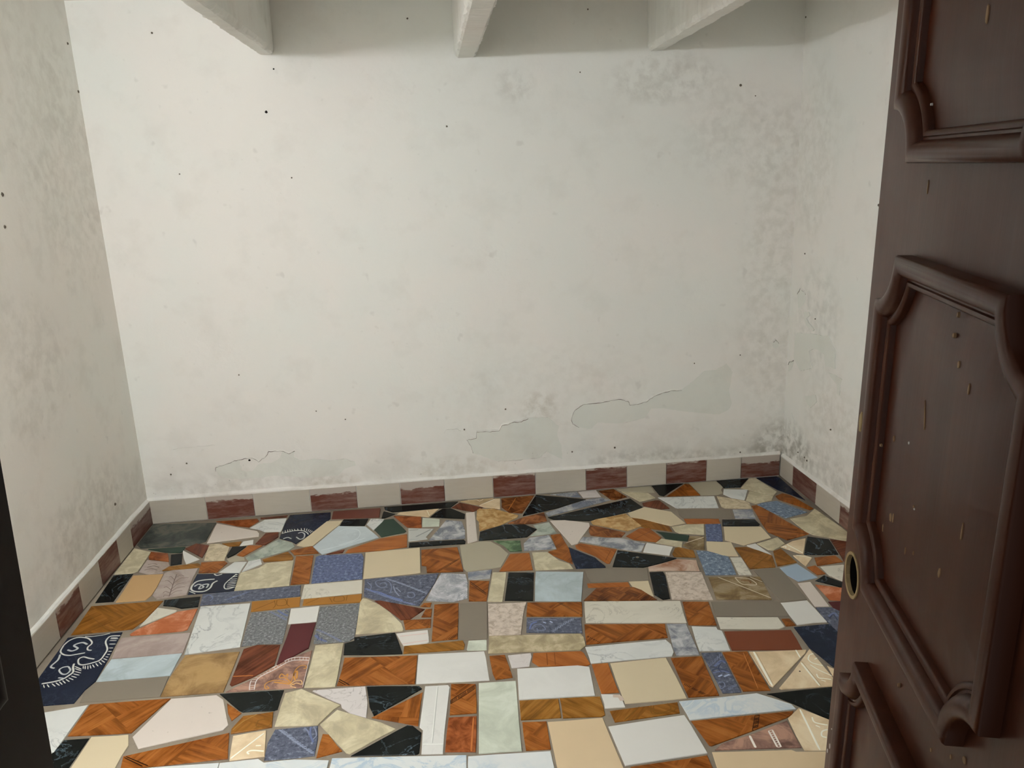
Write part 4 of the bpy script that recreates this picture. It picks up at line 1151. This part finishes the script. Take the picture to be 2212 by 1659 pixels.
# nails, plugs and specks
def speck(parent, p, n, r, m=M_DARK, name='nail_hole', lab=None):
    n = Vector(n); u = Vector((n.y, -n.x, 0)); k = 9; V = []
    for i in range(k):
        a = 2*math.pi*i/k; rad = r*(1+0.25*noise.noise(Vector((p.x*90+i, p.z*90, 0))))
        V.append(p+u*math.cos(a)*rad+Vector((0, 0, math.sin(a)*rad))+n*0.0003)
    for i in range(k):
        a = 2*math.pi*i/k
        V.append(p+u*math.cos(a)*r*0.7+Vector((0, 0, math.sin(a)*r*0.7))+n*0.0026)
    V += [v_-n*0.006 for v_ in V[:k]]
    Fc = [tuple(range(k, 2*k)), tuple(range(2*k, 3*k))]+[(i, (i+1) % k, k+(i+1) % k, k+i) for i in range(k)]+[(i, (i+1) % k, 2*k+(i+1) % k, 2*k+i) for i in range(k)]
    o = link_mesh(name, V, Fc, m, parent)
    if lab: o['label'] = lab
for (x, y, r) in ((575, 242, .0058), (591, 149, .0032), (965, 273, .004), (1600, 184, .0055), (328, 71, .004), (630, 384, .003), (388, 376, .003), (1253, 156, .003),
                  (1632, 207, .0025), (291, 966, .005), (683, 888, .003), (746, 906, .003), (516, 810, .003), (539, 994, .0055), (403, 1001, .004), (369, 1025, .004), (1599, 767, .003),
                  (1500, 785, .003), (1328, 967, .005), (1236, 976, .004), (1599, 977, .004), (1092, 884, .004), (1003, 928, .004), (1653, 1006, .004), (307, 1080, .006), (880, 40, .004), (1270, 20, .003)):
    speck(wall_back, back_pt(x, y, YB+0.0), NB, r, M_DARK if (x, y) in ((575, 242), (591, 149), (539, 994)) else M_SPECK)
for (x, y, r) in ((169, 198, .006), (146, 94, .005), (249, 1089, .006), (5, 420, .007), (10, 490, .006)):
    speck(wall_left, left_pt(x, y), (1, 0, 0), r, M_SPECK)
for (x, y, r) in ((1739, 548, .004), (1898, 443, .005), (1761, 689, .003), (1738, 988, .004), (1743, 995, .005), (1724, 977, .004), (1794, 928, .004), (1741, 37, .004)):
    speck(wall_right, right_pt(x, y, XR), NR, r, M_SPECK)

# ------------------------------------------------ door leaves
DR = Matrix(((-0.25545, 0.00834, -0.96679), (-0.9667, -0.01803, 0.25527), (-0.0153, 0.9998, 0.01266)))
DF = Vector((0.4543, 0.7686, 1.2242))
LW, LT = 0.437, 0.036
V_BOT, V_TOP = -1.200, 0.735
PANELS = [(0.2300, 0.675), (-0.1850, 0.1510), (-1.06, -0.2670)]
PA, PW, NCH = 0.067, 0.311, 0.046
def ring(v0, v1, k, n=8):
    u0, u1 = PA+k, PA+PW-k; a0, a1 = v0+k, v1-k; R = NCH+k
    th0 = math.asin(min(1.0, k/R)); th1 = math.pi/2-th0; out = []
    for (cu, cv, su, sv, rev) in ((PA, v1, 1, -1, False), (PA+PW, v1, -1, -1, True), (PA+PW, v0, -1, 1, False), (PA, v0, 1, 1, True)):
        A = [th0+(th1-th0)*i/n for i in range(n+1)]
        pts = [(cu+su*R*math.cos(t), cv+sv*R*math.sin(t)) for t in A]
        # corners visited clockwise: left-top is walked from the side to the top
        if not rev: pts.reverse()
        out += pts
    return out
def build_leaf(name, label, mat4, hole):
    root = bpy.data.objects.new(name, None); col.objects.link(root)
    root.matrix_world = mat4; root['kind'] = 'structure'; root['label'] = label
    bv, bf = box_vf(0, LW, V_BOT, V_TOP, -LT, 0)
    leaf = link_mesh('leaf', bv, bf, M_DOOR, root)
    if hole:
        bm = bmesh.new(); bmesh.ops.create_cone(bm, cap_ends=True, segments=32, radius1=0.0235, radius2=0.0235, depth=0.1)
        me = bpy.data.meshes.new('cut'); bm.to_mesh(me); bm.free(); cut = bpy.data.objects.new('cut', me); col.objects.link(cut)
        cut.parent = root; cut.location = (0.0335, -0.211, 0)
        md = leaf.modifiers.new('b', 'BOOLEAN'); md.object = cut; md.operation = 'DIFFERENCE'; md.solver = 'EXACT'
        bpy.context.view_layer.update()
        dg = bpy.context.evaluated_depsgraph_get(); nm = bpy.data.meshes.new_from_object(leaf.evaluated_get(dg))
        leaf.modifiers.clear(); leaf.data = nm; bpy.data.objects.remove(cut)
        # raw wood bore rim; a dark liner paints the shade inside the hole
        V = []; Fc = []; k = 28
        for (r, z) in ((0.0265, 0.0), (0.0262, 0.0012), (0.0226, 0.0010), (0.0222, -0.0035), (0.0240, -0.0035)):
            for i in range(k):
                a = 2*math.pi*i/k; j = 1+0.04*noise.noise(Vector((math.cos(a)*3, math.sin(a)*3, r*100)))
                V.append((0.0335+r*j*math.cos(a), -0.211+r*j*math.sin(a), z))
        for q in range(4):
            for i in range(k): Fc.append((q*k+i, q*k+(i+1) % k, (q+1)*k+(i+1) % k, (q+1)*k+i))
        o = link_mesh('lock_bore', V, Fc, M_RAW, root); o['label'] = 'empty round lock hole with a raw wood rim'
        bv, bf = box_vf(0.030, 0.038, -0.2335, -0.189, -0.0295, -0.0075)
        link_mesh('lock_bolt', bv, bf, M_BRASS, o)
        V = []; k = 20
        for z in (-0.0040, -0.030):
            for i in range(k): V.append((0.0335+0.0229*math.cos(2*math.pi*i/k), -0.211+0.0229*math.sin(2*math.pi*i/k), z))
        link_mesh('shade_liner', V, [tuple(range(k, 2*k))]+[(i, (i+1) % k, k+(i+1) % k, k+i) for i in range(k)], M_DARK, o)
    prof = [(0.0, -0.004), (0.0, 0.0125), (0.0012, 0.0148), (0.0045, 0.0162), (0.009, 0.0164), (0.0140, 0.0150), (0.0172, 0.0110), (0.0185, 0.0070), (0.0205, 0.0066), (0.0215, 0.0082), (0.0245, 0.0080), (0.0265, 0.0055), (0.0265, -0.004)]
    for (v0, v1) in PANELS:
        V = []; Fc = []; rn = [ring(v0, v1, k) for k, _ in prof]; n = len(rn[0])
        for (k, z), R in zip(prof, rn): V += [(u, v_, z) for u, v_ in R]
        for q in range(len(prof)-1):
            for i in range(n): Fc.append((q*n+i, q*n+(i+1) % n, (q+1)*n+(i+1) % n, (q+1)*n+i))
        mo = link_mesh('moulding', V, Fc, M_DOOR, root, smooth=True); mo.data.set_sharp_from_angle(angle=math.radians(50))
        pf = [(0.0255, -0.002), (0.0255, 0.0008), (0.029, 0.0008), (0.036, 0.0014), (0.045, 0.0026), (0.055, 0.0036), (0.066, 0.0041), (0.080, 0.0042)]
        V = []; Fc = []; rn = [ring(v0, v1, k) for k, _ in pf]
        for (k, z), R in zip(pf, rn): V += [(u, v_, z) for u, v_ in R]
        for q in range(len(pf)-1):
            for i in range(n): Fc.append((q*n+i, q*n+(i+1) % n, (q+1)*n+(i+1) % n, (q+1)*n+i))
        Fc.append(tuple(range((len(pf)-1)*n, len(pf)*n)))
        mo = link_mesh('raised_panel', V, Fc, M_DOOR, root, smooth=True); mo.data.set_sharp_from_angle(angle=math.radians(38))
    return root
DM4 = DR.to_4x4(); DM4.translation = DF
door_1 = build_leaf('door_1', 'dark brown panelled door leaf standing open on the right', DM4, True)
inv = DM4.inverted()
def door_uv(px, py):
    o = Vector((0, 0, CAMH)); r = ray(px, py); nz = DR.col[2]
    t = (DF-o).dot(nz)/r.dot(nz); p = inv @ (o+r*t); return p.x, p.y
def fleck(px, py, ru, rv, m, z=0.0, ang=0.0):
    u, v_ = door_uv(px, py); k = 9; V = []; ru *= 0.75; rv *= 0.8
    for zz, s in ((z-0.001, 1.0), (z+0.0007, 0.8)):
        for i in range(k):
            a = 2*math.pi*i/k; j = 1+0.5*noise.noise(Vector((px+i*1.3, py, 0)))
            x, y = ru*s*j*math.cos(a), rv*s*j*math.sin(a)
            V.append((u+x*math.cos(ang)-y*math.sin(ang), v_+x*math.sin(ang)+y*math.cos(ang), zz))
    Fc = [tuple(range(k)), tuple(range(k, 2*k))]+[(i, (i+1) % k, k+(i+1) % k, k+i) for i in range(k)]
    link_mesh('paint_fleck', V, Fc, m, door_1)
PZ = 0.0042
for a in ((1915, 781, .004, .005, M_FLECKW, .0105), (2085, 788, .003, .004, M_FLECK, PZ), (1942, 948, .003, .004, M_FLECK, PZ), (1975, 957, .0018, .002, M_FLECKW, PZ), (2107, 842, .0015, .006, M_FLECK, PZ),
          (1912, 962, .003, .002, M_FLECK, .004), (1934, 1118, .005, .006, M_FLECK, .004), (1940, 1120, .003, .007, M_FLECK, .004), (1914, 1140, .002, .006, M_FLECK, .0025), (1986, 1095, .002, .002, M_FLECK, PZ),
          (1847, 1143, .003, .004, M_FLECK, 0), (2092, 1150, .0015, .010, M_FLECK, PZ), (1967, 1190, .0012, .005, M_FLECK, PZ), (1985, 1195, .001, .003, M_FLECK, PZ), (2042, 1238, .003, .006, M_FLECK, PZ),
          (2074, 725, .003, .0025, M_FLECK, PZ), (2083, 680, .002, .003, M_FLECK, PZ), (1987, 1100, .0015, .0015, M_FLECKW, PZ), (1897, 1340, .0015, .002, M_FLECKW, 0), (1905, 1351, .0015, .002, M_FLECKW, 0), (1917, 1354, .001, .001, M_FLECKW, 0),
          (2148, 28, .003, .010, M_FLECK, PZ), (2023, 225, .0015, .0015, M_FLECKW, .004), (2012, 1620, .002, .003, M_FLECK, 0), (2055, 1635, .002, .003, M_FLECK, 0), (2084, 1642, .004, .004, M_FLECK, 0), (1945, 1480, .002, .003, M_FLECK, .0015),
          (1793, 1612, .003, .005, M_FLECKW, 0), (1788, 1622, .003, .004, M_FLECKW, 0), (1797, 1575, .0015, .0015, M_FLECKW, 0), (2005, 405, .001, .008, M_FLECK, 0), (1845, 1002, .001, .004, M_FLECKW, 0)):
    fleck(*a)
u, v_ = door_uv(2012, 905); bvv = []
fleck(2010, 902, .0012, .016, M_FLECK, PZ, 0.25)
# splintered chip on the closing edge
V = []; k = 10
uu, vv = door_uv(1860, 912)
for zz, s in ((-0.002, 1.0), (0.0012, 0.6)):
    for i in range(k):
        a = 2*math.pi*i/k; j = 1+0.6*noise.noise(Vector((i*1.7, 4, zz*200)))
        V.append((max(-0.0015, uu+0.006*s*j*math.cos(a)), vv+0.017*s*j*math.sin(a), zz))
o = link_mesh('splinter', V, [tuple(range(k)), tuple(range(k, 2*k))]+[(i, (i+1) % k, k+(i+1) % k, k+i) for i in range(k)], M_RAW, door_1)
o['label'] = 'splintered raw wood chip'

# left leaf, mirrored and folded back against the light
fe = Vector((-0.436, 0.773)); hg = Vector((-0.479, 0.380)); ud = (hg-fe).normalized()
U = Vector((ud.x, ud.y, 0)); lean = 0.036
Vv = Vector((lean, 0, 1)).normalized(); U = (U-Vv*U.dot(Vv)).normalized(); N = U.cross(Vv)
# visible face looks towards +x: use V x U and mirror by flipping the height axis
if N.x < 0: N = -N
Ml = Matrix((U, Vv, N)).transposed()
L4 = Ml.to_4x4(); L4.translation = Vector((fe.x, fe.y, 1.12))
def leaf_left():
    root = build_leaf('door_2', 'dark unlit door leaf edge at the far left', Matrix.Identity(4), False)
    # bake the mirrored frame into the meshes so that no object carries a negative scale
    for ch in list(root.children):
        me = ch.data; me.materials[0] = M_DOOR_SHADE
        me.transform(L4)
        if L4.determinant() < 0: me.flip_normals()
    return root
V_SAVE = (V_BOT, V_TOP)
V_BOT, V_TOP = -1.105, 0.835
door_2 = leaf_left()
# hinges
for (zz) in (0.3, 1.0, 1.75):
    v = []; Fc = []; k = 12
    c0 = DM4 @ Vector((LW+0.004, zz-1.2242, 0.004))
    for h in (-0.04, 0.04):
        for i in range(k): v.append((c0.x+0.006*math.cos(2*math.pi*i/k), c0.y+0.006*math.sin(2*math.pi*i/k), zz+h))
    Fc = [tuple(range(k)), tuple(range(k, 2*k))]+[(i, (i+1) % k, k+(i+1) % k, k+i) for i in range(k)]
    o = link_mesh('hinge', [inv @ Vector(q) for q in v], Fc, M_STEEL, door_1)

# ------------------------------------------------ the lamp hanging just outside the frame
lamp = bpy.data.objects.new('hanging_bulb', None); col.objects.link(lamp); lamp.location = (LAMP[0], LAMP[1], ZC)
lamp['label'] = 'bare round light bulb hanging on a short black cord from the ceiling'; lamp['category'] = 'lamp'
def lathe(name, prof, m, parent, k=24):
    V = []; Fc = []
    for r, z in prof:
        for i in range(k): V.append((r*math.cos(2*math.pi*i/k), r*math.sin(2*math.pi*i/k), z))
    for q in range(len(prof)-1):
        for i in range(k): Fc.append((q*k+i, q*k+(i+1) % k, (q+1)*k+(i+1) % k, (q+1)*k+i))
    Fc.append(tuple(range(k))); Fc.append(tuple(range((len(prof)-1)*k, len(prof)*k)))
    return link_mesh(name, V, Fc, m, parent, smooth=True)
dz = LAMP[2]-ZC
lathe('cord', [(0.003, 0.0), (0.003, dz+0.10)], M_CORD, lamp, 8)
lathe('ceiling_rose', [(0.035, 0.0), (0.035, -0.006), (0.012, -0.018), (0.004, -0.02)], M_CORD, lamp)
lathe('socket', [(0.006, dz+0.105), (0.017, dz+0.10), (0.019, dz+0.055), (0.015, dz+0.033)], M_CORD, lamp)
s = NT('lit_bulb'); s.b.inputs['Base Color'].default_value = (1, 1, 1, 1)
s.b.inputs['Emission Color'].default_value = (0.95, 0.98, 1.04, 1)
R = 0.030
s.b.inputs['Emission Strength'].default_value = LAMP_POWER/(4*math.pi*math.pi*R*R)
lathe('bulb', [(0.014, dz+0.036)]+[(R*math.sin(a), dz+R*math.cos(a)) for a in [0.42+i*(math.pi-0.45)/14 for i in range(15)]], s.m, lamp)
